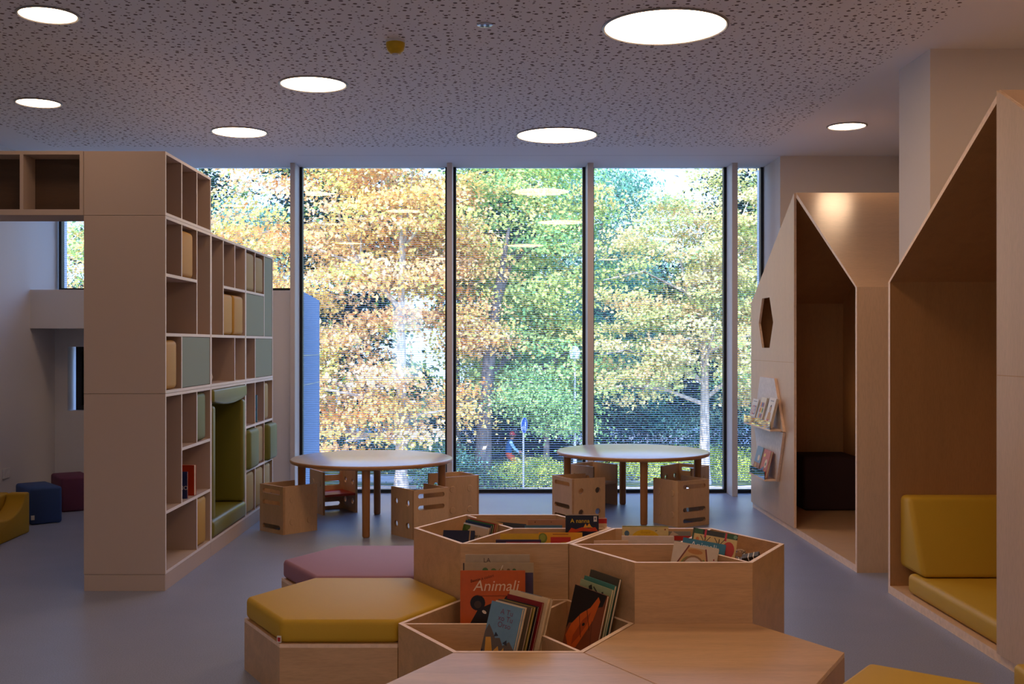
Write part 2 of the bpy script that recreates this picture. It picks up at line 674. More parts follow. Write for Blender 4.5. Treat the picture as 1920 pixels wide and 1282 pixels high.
for px, py, r, lab in LIGHTS:
    Y = (CEIL - CAM_H) * F_PX / (VY - py)
    ceiling_light((px - VX) / F_PX * Y, Y, r, lab)
for i, (x, y, r) in enumerate(LIGHTS_UNSEEN):
    ceiling_light(x, y, r, ['medium round ceiling light beyond the end of the bookcase', 'large round ceiling light over the low wooden benches', 'medium round ceiling light ahead of the nearer play house',
                            'large round ceiling light by the back wall', 'medium round ceiling light in the back corner', 'small round ceiling light over the nearer play house'][i])
Y = (CEIL - CAM_H) * F_PX / (VY - 76)
t = thing('smoke_detector', 'yellow dome smoke detector on the perforated ceiling', 'smoke detector', ((741.5 - VX) / F_PX * Y, Y, CEIL))
MB().lathe([(0.054, 0), (0.054, -0.012), (0.050, -0.016)], 32).build('base', M['plastic'], t, smooth=40)
MB().lathe([(0.052, -0.014), (0.052, -0.030), (0.046, -0.055), (0.030, -0.072), (0.022, -0.074)], 32).build('housing', M['yellow_plastic'], t, smooth=50)
MB().lathe([(0.021, -0.073), (0.019, -0.082), (0.008, -0.086)], 24).build('sensor_cap', M['plastic'], t, smooth=50)
Y = (CEIL - CAM_H) * F_PX / (VY - 45)
t = thing('ceiling_sensor', 'small white round sensor plate with four slots in the ceiling', 'sensor', ((909 - VX) / F_PX * Y, Y, CEIL))
MB().lathe([(0.042, 0), (0.042, -0.006), (0.038, -0.009)], 32).build('plate', M['sensor_metal'], t, smooth=40)
mb = MB()
for sx in (-1, 1):
    for sy in (-1, 1):
        mb.box(sx * 0.014 - 0.008, sx * 0.014 + 0.008, sy * 0.012 - 0.004, sy * 0.012 + 0.004, -0.0105, -0.009)
mb.build('vent', M['dark'], t)
for px, py, lab in ((1194, 253.5, 'tiny white sprinkler cap in the ceiling beside the large light near the window'), (141, 245, 'tiny white sprinkler cap in the ceiling near the small light above the bookcase bridge')):
    Y = (CEIL - CAM_H) * F_PX / (VY - py)
    tag(MB().lathe([(0.018, 0), (0.018, -0.006), (0.010, -0.014)], 20).build('sprinkler_cap', M['plastic'], smooth=40), lab, 'sprinkler', 'sprinkler caps').location = ((px - VX) / F_PX * Y, Y, CEIL)

# wall socket on the side wall
Y = 4.14 * F_PX / (VX - 10)
t = thing('wall_socket', 'white square power socket low on the side wall above the yellow seat', 'socket', (-4.14, Y, 0.31), R(90))
MB().box(-0.06, 0.06, -0.014, 0, -0.042, 0.042).build('plate', M['plastic'], t, bevel=0.004)
mb = MB()
for dx in (-0.018, 0.018):
    mb.tube((dx, -0.0125, 0), (dx, -0.0135, 0), 0.009, n=12)
mb.build('pin_hole', M['dark'], t)

# ================================================================== BOOKCASE
BX, BB = -1.875, -2.337     # open face and far face
BYS = [6.138, 7.123, 8.110, 9.095]
ZK, ZM, ZT, ZTT = 0.094, 1.119, 2.130, 2.495
TH = 0.018
G = 0.0012


def unit(label, y0, y1, z0, z1, shelves, uprights, doors, plinth=False):
    """shelves: (ya, yb, z); uprights: (y, za, zb); doors: (ya, yb, za, zb)"""
    t = thing('bookcase_unit', label, 'bookcase', (0, 0, 0), 0, 'stacked open bookcase units')
    zb = 0.0 if plinth else z0
    mb = MB()
    y0 += G
    y1 -= G
    mb.box(BB, BX, y0, y0 + TH, z0 + G, z1 - G, 0, front=1).box(BB, BX, y1 - TH, y1, z0 + G, z1 - G, 0, front=1)
    mb.box(BB, BX, y0 + TH, y1 - TH, z0 + G, z0 + TH, 0, front=1).box(BB, BX, y0 + TH, y1 - TH, z1 - TH, z1 - G, 0, front=1)
    mb.box(BB + 0.03, BB + 0.045, y0 + TH, y1 - TH, z0 + TH, z1 - TH, 2)
    mb.build('carcass', [M['laminate'], M['lam_edge'], M['lam_in']], t)
    for ya, yb, z in shelves:
        MB().box(BB + 0.045, BX - 0.001, ya, yb, z - TH / 2, z + TH / 2, 0, front=1).build('shelf', [M['lam_in'], M['lam_edge']], t)
    for y, za, zb_ in uprights:
        MB().box(BB + 0.045, BX - 0.0015, y - TH / 2, y + TH / 2, za, zb_, 0, front=1).build('divider', [M['lam_in'], M['lam_edge']], t)
    for ya, yb, za, zb_ in doors:
        MB().box(BX - 0.02, BX - 0.003, ya + 0.003, yb - 0.003, za + 0.003, zb_ - 0.003).build('door', M['sage'], t, bevel=0.001)
    if plinth:
        mb = MB().box(BB + 0.001, BX - 0.002, y0 + 0.001, y1, 0, z0 - G)
        mb.build('plinth', M['laminate'], t, bevel=0.001)
    return t


def cols(a, b):
    return [a + (b - a) * k / 3 for k in range(4)]


H = TH / 2
A = cols(BYS[0], BYS[1])
B = cols(BYS[1], BYS[2])
D = cols(BYS[2], BYS[3])
r1, r2 = 0.443, 0.773          # shelf heights of the lower units
r5, r6 = 1.454, 1.794          # shelf heights of the upper units
unit('lower bookcase unit at the bookcase end, holding red books and a yellow cushion', A[0], A[3], ZK, ZM,
     [(A[0] + TH, A[3] - TH, r1), (A[1] + H, A[3] - TH, r2)],
     [(A[2], ZK + TH, r1 - H), (A[1], r1 + H, ZM - TH), (A[2], r2 + H, ZM - TH)], [], True)
unit('lower bookcase unit built around the olive padded niche', B[0], B[3], ZK, ZM, [], [], [], True)
unit('lower bookcase unit by the window wall, with small cells full of cushions', D[0], D[3], ZK, ZM,
     [(D[0] + TH, D[3] - TH, r1), (D[0] + TH, D[3] - TH, r2)],
     [(D[k], a, b) for k in (1, 2) for a, b in ((ZK + TH, r1 - H), (r1 + H, r2 - H), (r2 + H, ZM - TH))], [], True)
unit('upper bookcase unit at the bookcase end, with one wide sage door', A[0], A[3], ZM, ZT,
     [(A[0] + TH, A[3] - TH, r5), (A[0] + TH, A[2] - H, r6)],
     [(A[1], ZM + TH, r5 - H), (A[2], r5 + H, ZT - TH), (A[1], r6 + H, ZT - TH)],
     [(A[1] + H, A[3] - TH, ZM + TH, r5 - H)])
unit('upper bookcase unit over the olive padded niche', B[0], B[3], ZM, ZT,
     [(B[0] + TH, B[3] - TH, r5), (B[1] + H, B[3] - TH, r6)],
     [(B[2], ZM + TH, r5 - H), (B[1], r5 + H, ZT - TH), (B[2], r6 + H, ZT - TH)], [])
unit('upper bookcase unit by the window wall, with three sage doors', D[0], D[3], ZM, ZT,
     [(D[0] + TH, D[3] - TH, r5), (D[0] + TH, D[2] - H, r6)],
     [(D[1], ZM + TH, r5 - H), (D[2], r5 + H, ZT - TH), (D[1], r6 + H, ZT - TH)],
     [(D[1] + H, D[3] - TH, ZM + TH, r5 - H), (D[0] + TH, D[2] - H, r5 + H, r6 - H), (D[2] + H, D[3] - TH, r5 + H, ZT - TH)])
unit('topmost bookcase unit of three empty cells, just below the ceiling', A[0], A[3], ZT, ZTT, [],
     [(A[1], ZT + TH, ZTT - TH), (A[2], ZT + TH, ZTT - TH)], [])

# the bridge from the bookcase to the side wall
t = thing('bridge_shelf', 'high beige shelf box bridging from the bookcase to the side wall', 'shelf')
y0, y1 = 6.138, 6.46
mb = MB().box(-4.14, BB - 0.002, y0, y1, ZT + 0.002, ZT + 0.034).box(-4.14, BB - 0.002, y0, y1, ZTT - 0.02, ZTT)
mb.box(BB - 0.024, BB - 0.002, y0, y1, ZT + 0.034, ZTT - 0.02).box(-4.14, -4.12, y0, y1, ZT + 0.034, ZTT - 0.02)
mb.build('carcass', M['laminate'], t)
MB().box(-4.12, BB - 0.024, 6.297, 6.312, ZT + 0.034, ZTT - 0.02).build('back_board', M['brown_back'], t)
for x in (-2.70, -3.40):
    MB().box(x, x + 0.02, y0, 6.297, ZT + 0.034, ZTT - 0.02).build('divider', M['laminate'], t)

# ---- cushions in the cells
cush = [  # ya, yb, za, zb, protrusion, material, label
    (A[1] + H, A[2] - H - 0.03, r6 + H, ZT - TH - 0.02, -0.012, 'yellow_pad', 'yellow cushion in the upper end unit, beside an empty cell and above the wide door'),
    (A[0] + TH, A[1] - H - 0.065, ZM + TH, r5 - H - 0.02, -0.006, 'yellow_pad', 'yellow cushion in the cell next to the wide sage door at the bookcase end'),
    (A[2] + H, A[3] - TH - 0.055, ZK + TH, r1 - H - 0.012, -0.01, 'yellow_pad', 'yellow cushion in the bottom cell just below the red books'),
    (A[2] + H, A[3] - TH - 0.07, r2 + H, ZM - TH - 0.012, -0.008, 'green_pad', 'green cushion directly above the red books, next to the olive niche'),
    (B[1] + H, B[2] - 0.018, r5 + H, r6 - H - 0.03, -0.012, 'yellow_pad', 'yellow cushion, first of the touching pair in the unit over the olive niche'),
    (B[2] - 0.014, B[3] - TH - 0.03, r5 + H, r6 - H - 0.03, -0.006, 'yellow_pad', 'yellow cushion, second of the touching pair, next to a sage door'),
    (D[0] + TH, D[1] - H - 0.012, r6 + H, ZT - TH - 0.012, -0.006, 'yellow_dull', 'sand yellow cushion in the top row above the sage doors, nearer the olive niche'),
    (D[1] + H, D[2] - H - 0.012, r6 + H, ZT - TH - 0.02, -0.006, 'yellow_dull', 'sand yellow cushion in the top row, touching the tall narrow sage door'),
    (D[0] + TH, D[1] - H, r1 + H, r2 - H - 0.012, 0.035, 'green_pad', 'bulging green cushion right beside the olive niche'),
    (D[1] + H, D[2] - H - 0.02, r1 + H, r2 - H - 0.012, -0.004, 'yellow_dull', 'sand yellow cushion between the two bulging green ones'),
    (D[2] + H, D[3] - TH, r1 + H, r2 - H - 0.015, 0.045, 'green_pad', 'bulging green cushion at the window end of the bookcase'),
    (D[2] + H, D[3] - TH - 0.12, r2 + H, ZM - TH - 0.015, -0.006, 'yellow_dull', 'thin sand yellow cushion above the outermost bulging green one'),
    (D[0] + TH, D[1] - H - 0.014, ZK + TH, r1 - H - 0.012, -0.006, 'yellow_dull', 'sand yellow bottom cushion below the green one beside the niche'),
    (D[1] + H, D[2] - H - 0.02, ZK + TH, r1 - H - 0.012, -0.006, 'yellow_dull', 'sand yellow bottom cushion in the middle cell of the window end unit'),
    (D[2] + H, D[3] - TH - 0.05, ZK + TH, r1 - H - 0.012, -0.006, 'yellow_dull', 'sand yellow bottom cushion in the last cell by the window wall'),
]
for ya, yb, za, zb, pr, mt, lab in cush:
    o = cushion('cushion', -0.30, 0, -(yb - ya) / 2 + 0.002, (yb - ya) / 2 - 0.002, 0, zb - za - 0.003, M[mt], None, 0.028)
    o.location = (BX + pr, (ya + yb) / 2, za + 0.0015)
    tag(o, lab, 'cushion', 'block cushions in the bookcase cells')

# ---- padded niche
t = thing('padded_niche', 'olive green padded reading niche set into the lower bookcase', 'reading niche', (BX, 0, 0))
y0, y1 = B[0] + TH + 0.003, B[3] - TH - 0.003
z0, z1 = ZK + TH + 0.002, ZM - TH - 0.004
cushion('seat_pad', -0.36, 0.012, y0, y1, z0, z0 + 0.12, M['olive'], t, 0.03)
cushion('side_pad', -0.34, 0.006, y0, y0 + 0.085, z0 + 0.122, z1 - 0.105, M['olive'], t, 0.025)
cushion('side_pad', -0.34, 0.006, y1 - 0.085, y1, z0 + 0.122, z1 - 0.105, M['olive'], t, 0.025)
cushion('back_pad', -0.40, -0.345, y0, y1, z0 + 0.122, z1, M['olive_dark'], t, 0.02)
prof = [(y0, z1), (y1, z1)]
for k in range(13):
    s = k / 12
    prof.append((y1 + (y0 - y1) * s, z1 - 0.10 - 0.035 * (1 - (2 * s - 1) ** 2) + 0.02))
MB().prism(prof, -0.34, 0.016, M4=Matrix(((0, 0, 1, 0), (1, 0, 0, 0), (0, 1, 0, 0), (0, 0, 0, 1)))).build('top_pad', M['olive'], t, smooth=40, bevel=0.015, seg=3, fixn=True)

# small rounded toy in the cell over the niche
mb = MB().lathe([(0.02, 0), (0.045, 0.01), (0.055, 0.04), (0.045, 0.075), (0.02, 0.10), (0.004, 0.106)], 24)
o = mb.build('egg_toy', flat((206, 176, 146), 0.7, name='plush'), smooth=60)
o.location = (BX - 0.07, B[0] + 0.10, ZM + TH + 0.0015)
tag(o, 'small rounded beige toy in the cell above the olive niche', 'toy')

# ================================================================== PLAY HOUSES
HX, HB = 2.21, 3.0


def to_yz(poly):
    return poly


YZ = Matrix(((0, 0, 1, 0), (1, 0, 0, 0), (0, 1, 0, 0), (0, 0, 0, 1)))   # (a,b,c) -> (c,a,b)


def house(label, y0, y1, solid_far, hexhole):
    """Gabled plywood house along the side wall, its gable front in the plane x = HX."""
    t = thing('play_house', label, 'play house', (HX, (y0 + y1) / 2, 0), 0, 'gabled plywood play houses')
    h = (y1 - y0) / 2
    E, A_, th, dp = 1.75, 2.515, 0.028, HB - HX
    mats = [M['house_z'], M['edge']]
    mb = MB().box(0, dp, -h, -h + th, 0, E)
    mb.m[-1] = 1
    mb.build('side_panel', mats, t)
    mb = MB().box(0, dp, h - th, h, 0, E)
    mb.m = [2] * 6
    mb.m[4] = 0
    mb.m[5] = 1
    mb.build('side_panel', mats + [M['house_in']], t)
    k = th * 1.25
    for s in (-1, 1):
        pr = [(s * h, E), (0, A_), (0, A_ - k), (s * (h - th), E - (th * (A_ - E) / h) * 0 - 0.002)]
        mb = MB().prism(pr, 0, dp, M4=YZ)
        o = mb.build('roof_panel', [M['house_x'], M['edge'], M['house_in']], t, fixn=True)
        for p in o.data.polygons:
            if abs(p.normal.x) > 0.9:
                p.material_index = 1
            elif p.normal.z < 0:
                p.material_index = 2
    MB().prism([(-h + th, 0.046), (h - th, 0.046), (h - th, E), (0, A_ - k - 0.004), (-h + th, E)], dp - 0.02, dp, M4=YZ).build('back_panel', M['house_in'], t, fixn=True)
    mb = MB().box(0.0, dp - 0.02, -h + th, h - th, 0, 0.045)
    mb.m[-1] = 1
    mb.build('floor_panel', [M['house_x'], M['edge']], t)
    s = 1 if solid_far else -1
    outer = [(0, 0.046), (s * (h - 0.004), 0.046), (s * (h - 0.004), E), (0, A_ - 0.004)]
    holes = []
    if hexhole:
        cy, cz = hexhole
        cy -= (y0 + y1) / 2
        holes = [[(cy - 0.235, cz), (cy - 0.12, cz + 0.203), (cy + 0.12, cz + 0.203), (cy + 0.235, cz), (cy + 0.12, cz - 0.203), (cy - 0.12, cz - 0.203)]]
    me = panel(outer, holes, 0.018, mats, Matrix.Translation((-0.006, 0, 0)) @ YZ)
    link('front_panel', me, t)
    zz = 1.262
    MB().box(-0.0155, -0.0148, min(0, s * h) + 0.004, max(0, s * h) - 0.004, zz, zz + 0.004).build('panel_joint', M['chair_edge'], t)
    return t


house('nearer plywood play house with an open gable half and mustard seat', 3.395, 6.100, False, None)
house('farther plywood play house beside the window, with a hexagonal peephole', 6.630, 9.320, True, (8.81, 1.573))

# mustard cushions inside the nearer house
o = cushion('seat_cushion', 0, 0.68, 0, 2.40, 0, 0.11, M['yellow'], None, 0.03)
o.location = (HX + 0.03, 3.50, 0.046)
tag(o, 'long flat mustard seat cushion on the floor of the nearer play house', 'cushion')
mb = MB().prism([(6.066, 0.159), (5.735, 0.159), (5.935, 0.56), (6.066, 0.56)], 0.05, 0.70, M4=Matrix.Translation((HX, 0, 0)) @ YZ)
o = mb.build('back_cushion', M['yellow'], None, smooth=50, bevel=0.028, seg=4, fixn=True)
tag(o, 'mustard wedge back cushion standing on the seat in the nearer play house', 'cushion')
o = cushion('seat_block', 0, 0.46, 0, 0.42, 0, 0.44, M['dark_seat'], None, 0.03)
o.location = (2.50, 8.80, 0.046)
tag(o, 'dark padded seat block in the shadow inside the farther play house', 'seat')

# ---- wall rack with two tiers of picture books on the farther house
t = thing('book_rack', 'pale plywood two-tier book rack mounted on the farther play house', 'book rack', (HX - 0.015, 8.66, 0))
mats = [M['house_z'], M['edge']]
U = [(-0.20, 1.132), (0.26, 1.132), (0.46, 0.735), (-0.46, 0.735)]
L = [(-0.46, 0.728), (0.46, 0.728), (0.27, 0.335), (-0.27, 0.335)]
wht = flat((218, 208, 200), 0.5, name='white_board')
for pl in (U, L):
    link('back_board', panel(pl, [], 0.02, [wht, M['edge']], Matrix.Translation((-0.011, 0, 0)) @ YZ), t)
for z, a, b in ((0.735, -0.43, 0.44), (0.335, -0.26, 0.26)):
    MB().box(-0.112, -0.021, a, b, z, z + 0.014).build('ledge', [M['edge']], t, bevel=0.002)
    MB().box(-0.112, -0.109, a, b, z + 0.014, z + 0.075).build('acrylic_lip', M['acrylic'], t)
RACK = t

# ================================================================== ROUND TABLES
def table(x, y, label):
    t = thing('round_table', label, 'table', (x, y, 0), 0, 'low round tables')
    r, z0, z1 = 0.625, 0.492, 0.522
    MB().lathe([(r - 0.012, z0), (r - 0.003, z0 + 0.004), (r, z0 + 0.012), (r, z1 - 0.010), (r - 0.004, z1 - 0.003), (r - 0.012, z1)], 96, mis=[1, 1, 1, 1, 0]).build('tabletop', [M['table_top'], M['table_edge']], t, smooth=40)
    for k in range(4):
        a = R(-88 + 90 * k)
        cx, cy = 0.54 * math.cos(a), 0.54 * math.sin(a)
        MB().lathe([(0.020, 0), (0.026, 0.004), (0.028, 0.012), (0.030, 0.40), (0.031, z0 - 0.008), (0.040, z0 - 0.006), (0.040, z0)], 24, c=(cx, cy)).build('leg', M['beech'], t, smooth=40)
    return t


table(-0.960, 8.38, 'low round table beside the bookcase, beech legs')
table(1.127, 8.93, 'low round table beside the farther play house, beech legs')

# ================================================================== CUBE CHAIRS
CW, CH, CT = 0.305, 0.352, 0.018


def chair_proto(flip, label, loc, f, seat_mat=None):
    """Cube chair: slotted back, one side with four holes, one with four plugs. Local forward is +y."""
    t = thing('cube_chair', label, 'chair', loc, math.atan2(f[1], f[0]) - PI / 2, 'plywood cube chairs around the low tables')
    h = CW / 2
    fz = (lambda z: CH - z) if flip else (lambda z: z)
    mats = [M['chair'], M['chair_edge']]
    sl = [slot(-0.115, 0.115, fz(CH * (1 - k)), 0.017) for k in (0.13, 0.37, 0.87)]
    XZ = Matrix(((1, 0, 0, 0), (0, 0, -1, 0), (0, 1, 0, 0), (0, 0, 0, 1)))
    me = panel([(-h, 0), (h, 0), (h, CH), (-h, CH)], sl, CT, mats, Matrix.Translation((0, -h + CT / 2, 0)) @ XZ)
    link('back_panel', me, t)
    hs = -1 if not flip else 1      # side with the holes: its own left, unless turned over
    y0, y1 = -h + CT, h
    cs = [(yy, zz) for yy in (-0.070, 0.085) for zz in (CH * 0.25, CH * 0.72)]
    me = panel([(y0, 0), (y1, 0), (y1, CH), (y0, CH)], [circle(a, b, 0.024) for a, b in cs], CT, mats, Matrix.Translation((hs * (h - CT / 2), 0, 0)) @ YZ)
    link('side_panel', me, t)
    me = panel([(y0, 0), (y1, 0), (y1, CH), (y0, CH)], [], CT, mats, Matrix.Translation((-hs * (h - CT / 2), 0, 0)) @ YZ)
    s2 = link('side_panel', me, t)
    for a, b in cs:
        MB().tube((-hs * (h - 0.004), a, b), (-hs * (h + 0.005), a, b), 0.026, 0.024, n=24).build('plug', M['chair'], s2, bevel=0.0015)
    zs = fz(0.155)
    MB().box(-h + CT, h - CT, y0, y1 - 0.004, zs - 0.009, zs + 0.009).build('seat', seat_mat or M['chair'], t)
    return t


ch = [  # centre x, y, facing, flipped, label
    (-1.562, 8.150, (0.70, 0.71), False, 'cube chair between the bookcase and its table, plugged side and slotted back showing'),
    (-1.36, 9.06, (0.50, -0.86), False, 'cube chair with a red seat behind the table beside the bookcase'),
    (-0.560, 7.955, (-0.61, 0.79), False, 'cube chair in front of the table beside the bookcase, four round holes showing'),
    (-0.345, 8.72, (-0.87, -0.50), True, 'cube chair at the window end of the table beside the bookcase, plugged side showing'),
    (0.655, 8.60, (0.89, 0.46), True, 'cube chair between the two tables, slots and four round holes showing'),
    (0.845, 9.46, (0.65, -0.76), True, 'cube chair behind the table by the play house, dark inside showing'),
    (1.446, 8.46, (-0.53, 0.85), True, 'cube chair in front of the table by the play house, three slots showing'),
    (1.63, 9.34, (-0.62, -0.78), True, 'cube chair behind the table by the play house, mostly hidden by the plugged chair'),
]
protos = {}
for x, y, f, fl, lab in ch:
    red = 'red seat' in lab
    if red or fl not in protos:
        o = chair_proto(fl, lab, (x, y, 0), f, M['red_seat'] if red else None)
        if not red:
            protos[fl] = o
    else:
        dup(protos[fl], (x, y, 0), math.atan2(f[1], f[0]) - PI / 2, lab)

# ================================================================== HEXAGON ISLAND
S = 0.466
HZ = 0.8660254 * S
cx0, cy0 = 0.079, 4.260      # centre of the low open bin
cent = {'low_bin': (cx0, cy0), 'left_bin': (cx0, cy0 + 2 * HZ), 'right_bin': (cx0 + 1.5 * S, cy0 + HZ),
        'bench_right': (cx0 + 1.5 * S, cy0 - HZ), 'bench_front': (cx0, cy0 - 2 * HZ), 'yellow': (cx0 - 1.5 * S, cy0 + HZ), 'mauve': (cx0 - 1.5 * S, cy0 + 3 * HZ)}
SG = S - 0.0025


def hex_ring(mb, s, z0, z1, th):
    o = hexpts(0, 0, s)
    i = hexpts(0, 0, s - th / 0.866)
    b = len(mb.v)
    mb.add([(*p, z) for z, ring in ((z0, o), (z1, o), (z0, i), (z1, i)) for p in ring], [])
    for k in range(6):
        j = (k + 1) % 6
        for f, m in (((k, j, 6 + j, 6 + k), 0), ((12 + j, 12 + k, 18 + k, 18 + j), 0), ((6 + k, 6 + j, 18 + j, 18 + k), 1), ((j, k, 12 + k, 12 + j), 0)):
            mb.f.append(tuple(b + q for q in f))
            mb.m.append(m)
    return mb


def book_bin(key, label, z1, floor_z, spokes, group=None):
    x, y = cent[key]
    t = thing('book_bin', label, 'book bin', (x, y, 0), 0, 'open hexagonal book bins')
    hex_ring(MB(), SG, 0, z1, 0.018).build('shell', [M['ply_x'], M['edge']], t)
    MB().prism(hexpts(0, 0, SG - 0.022), floor_z - 0.012, floor_z).build('floor_board', M['ply_x'], t)
    for k in spokes:
        a = PI / 3 * k
        m4 = Matrix.Rotation(a, 4, 'Z')
        MB().box(0.004, SG - 0.022, -0.007, 0.007, floor_z, z1 - 0.0015, 0, top=1, M4=m4).build('divider', [M['ply_x'], M['edge']], t)
    return t


book_bin('low_bin', 'low open hexagonal plywood bin of picture books between the benches', 0.302, 0.115, (3, 5, 1))
book_bin('left_bin', 'tall open hexagonal book bin next to the mauve seat', 0.540, 0.32, (0, 2, 4))
book_bin('right_bin', 'tall open hexagonal book bin above the wooden benches', 0.540, 0.32, (3, 5, 1))


def bench(key, label):
    x, y = cent[key]
    t = thing('hexagonal_bench', label, 'bench', (x, y, 0), 0, 'flat topped hexagonal plywood benches')
    MB().prism(hexpts(0, 0, SG), 0, 0.284).build('body', M['ply_x'], t)
    MB().prism(hexpts(0, 0, SG), 0.2845, 0.302, 0, side=1).build('top_board', [M['ply_x'], M['edge']], t, bevel=0.0015)
    return t


bench('bench_right', 'hexagonal wooden bench set against the tallest bin, beside the floor')
bench('bench_front', 'hexagonal wooden bench at the very front, cut off by the photo edge')


def hex_seat(key, label, mat):
    x, y = cent[key]
    t = thing('hexagonal_pouf', label, 'seat', (x, y, 0), 0, 'padded hexagonal seats')
    MB().prism(hexpts(0, 0, SG), 0, 0.205).build('base', M['ply_x'], t)
    MB().prism(hexpts(0, 0, SG), 0.2052, 0.220, 0, side=1).build('top_board', [M['ply_x'], M['edge']], t)
    c = MB().prism(hexpts(0, 0, SG - 0.006), 0.2205, 0.312).build('cushion', mat, t, smooth=60, bevel=0.020, seg=4)
    return t, c


t, c = hex_seat('yellow', 'hexagonal seat with a mustard yellow cushion', M['yellow_pad'])
c.data.materials[0] = M['yellow']
m4 = Matrix.Translation((0.003 - SG / 2 - 0.0, -HZ + 0.006, 0.235)) @ Matrix.Rotation(R(-20), 4, 'Z')
MB().box(-0.014, 0.004, -0.004, 0.0, -0.010, 0.016, 0, M4=m4).box(-0.011, 0.001, -0.0048, -0.004, -0.006, 0.010, 1, M4=m4).build('brand_tag', [M['tag'], M['red']], c)
hex_seat('mauve', 'hexagonal seat with a mauve cushion behind the yellow one', M['mauve'])

# ================================================================== SOFT SEATS
def soft_block(name, label, px0, py0, px1, py1, depth, height, mat, tagged=False):
    """A block whose front bottom edge runs between two floor pixels."""
    def fl(px, py):
        Y = CAM_H * F_PX / (py - VY)
        return Vector(((px - VX) / F_PX * Y, Y, 0))
    a, b = fl(px0, py0), fl(px1, py1)
    d = b - a
    t = thing(name, label, 'seat', a, math.atan2(d.y, d.x), 'soft block seats')
    cushion('block', 0, d.length, 0, depth, 0, height, mat, t, 0.022)
    return t, d.length


t, w_ = soft_block('soft_seat', 'navy blue soft block seat between the yellow and plum ones', 57, 985, 117, 979, 0.42, 0.285, M['blue'])
MB().box(0.004, 0.03, -0.003, 0.0, 0.04, 0.075).build('cloth_tag', M['tag'], t)
t, w_ = soft_block('soft_seat', 'plum soft block seat half hidden behind the bookcase', 115, 961, 175, 956, 0.40, 0.29, M['plum'])
# the yellow one has a scooped hollow in its face
a, b = Vector((-3.445, 7.27, 0)), Vector((-3.475, 8.07, 0))
d = b - a
t = thing('scooped_seat', 'ochre soft seat with a scooped hollow, cut off by the photo edge', 'seat', a, math.atan2(d.y, d.x), 'soft block seats')
Lw = d.length
pr = [(0, 0), (Lw, 0), (Lw, 0.30)]
for k in range(17):
    s = k / 16
    ang = PI * s
    pr.append((Lw * 0.5 + 0.31 * math.cos(ang), 0.30 - 0.145 * math.sin(ang)))
pr += [(0, 0.30)]
XZ = Matrix(((1, 0, 0, 0), (0, 0, -1, 0), (0, 1, 0, 0), (0, 0, 0, 1)))
MB().prism(pr, -0.14, 0, M4=XZ).build('scooped_front', M['mustard_fabric'], t, smooth=50, bevel=0.014, seg=3, fixn=True)
cushion('block', 0, Lw, 0.142, 0.42, 0, 0.30, M['mustard_fabric'], t, 0.022)

# two mustard stools at the front corner
for loc, rz, w2, lab in (((1.278, 3.715, 0), R(-37), 0.45, 'mustard stool in the front corner, turned askew'), ((1.770, 3.71, 0), R(-7), 0.40, 'mustard stool cut off by the side edge of the photo')):
    t = thing('padded_stool', lab, 'stool', loc, rz, 'mustard stools in the front corner')
    MB().box(0.004, w2 - 0.004, -w2 + 0.004, -0.004, 0, 0.215).build('base', M['ply_x'], t, bevel=0.003)
    cushion('cushion', 0, w2, -w2, 0, 0.2155, 0.31, M['yellow'], t, 0.02)

# ================================================================== BOOKS
def book_obj(label, W, Hh, T, col, mat4, spine=None, art=(), titles=(), group=None, name='book', soft=False):
    """A book: origin at the middle of its foot, front cover towards local -y. art: list of (kind, x, z, w, h, colour[, turn])."""
    o = thing(name, label, 'book', (0, 0, 0), 0, group)
    o.matrix_world = mat4
    c = min(0.0025, T * 0.22)
    mats, idx = [], {}

    def mi(cc):
        key = tuple(cc)
        if key not in idx:
            idx[key] = len(mats)
            mats.append(flat(cc, 0.42, 0.4, 0.06, 'printed_cover'))
        return idx[key]
    base = mi(col)
    sp = mi(spine or col)
    mb = MB()
    mb.box(-W / 2, W / 2, -T / 2, -T / 2 + c, 0, Hh, base)
    mb.box(-W / 2, W / 2, T / 2 - c, T / 2, 0, Hh, base)
    mb.box(-W / 2, -W / 2 + c, -T / 2 + c, T / 2 - c, 0, Hh, sp)
    y = -T / 2
    for n_, a in enumerate(art):
        kind, x, z, w, h, cc = a[:6]
        rot = R(a[6]) if len(a) > 6 else 0
        e = y - 0.0005 - 0.00012 * n_
        if kind == 'disc':
            pts = [(w / 2 * math.cos(2 * PI * k / 20), h / 2 * math.sin(2 * PI * k / 20)) for k in range(20)]
        elif kind == 'tri':
            pts = [(-w / 2, -h / 2), (w / 2, -h / 2), (0, h / 2)]
        elif kind == 'poly':
            pts = [(p[0] * w, p[1] * h) for p in a[7]]
        else:
            pts = [(-w / 2, -h / 2), (w / 2, -h / 2), (w / 2, h / 2), (-w / 2, h / 2)]
        pts = [(x + px * math.cos(rot) - pz * math.sin(rot), z + px * math.sin(rot) + pz * math.cos(rot)) for px, pz in pts]
        pts = [(max(-W / 2, min(W / 2, px)), max(0, min(Hh, pz))) for px, pz in pts]
        mb.add([(px, e, pz) for px, pz in pts], [tuple(range(len(pts)))], mi(cc))
    mb.build('cover', mats, o)
    MB().box(-W / 2 + c, W / 2 - 0.002, -T / 2 + c, T / 2 - c, 0.002, Hh - 0.002).build('pages', M['pages'], o)
    for tt in titles:
        txt, x, z, size, cc = tt[:5]
        sh = tt[5] if len(tt) > 5 else 0.0
        rot = R(tt[6]) if len(tt) > 6 else 0
        m4 = Matrix.Translation((x, y - 0.0016, z)) @ Matrix(((1, 0, 0, 0), (0, 0, 1, 0), (0, 1, 0, 0), (0, 0, 0, 1))) @ Matrix.Rotation(rot, 4, 'Z')
        link('title_lettering', text_mesh(txt, size, m4, flat(cc, 0.5, 0.3, 0.03, 'printed_letters'), sh, bold=0.0), o)
    return o


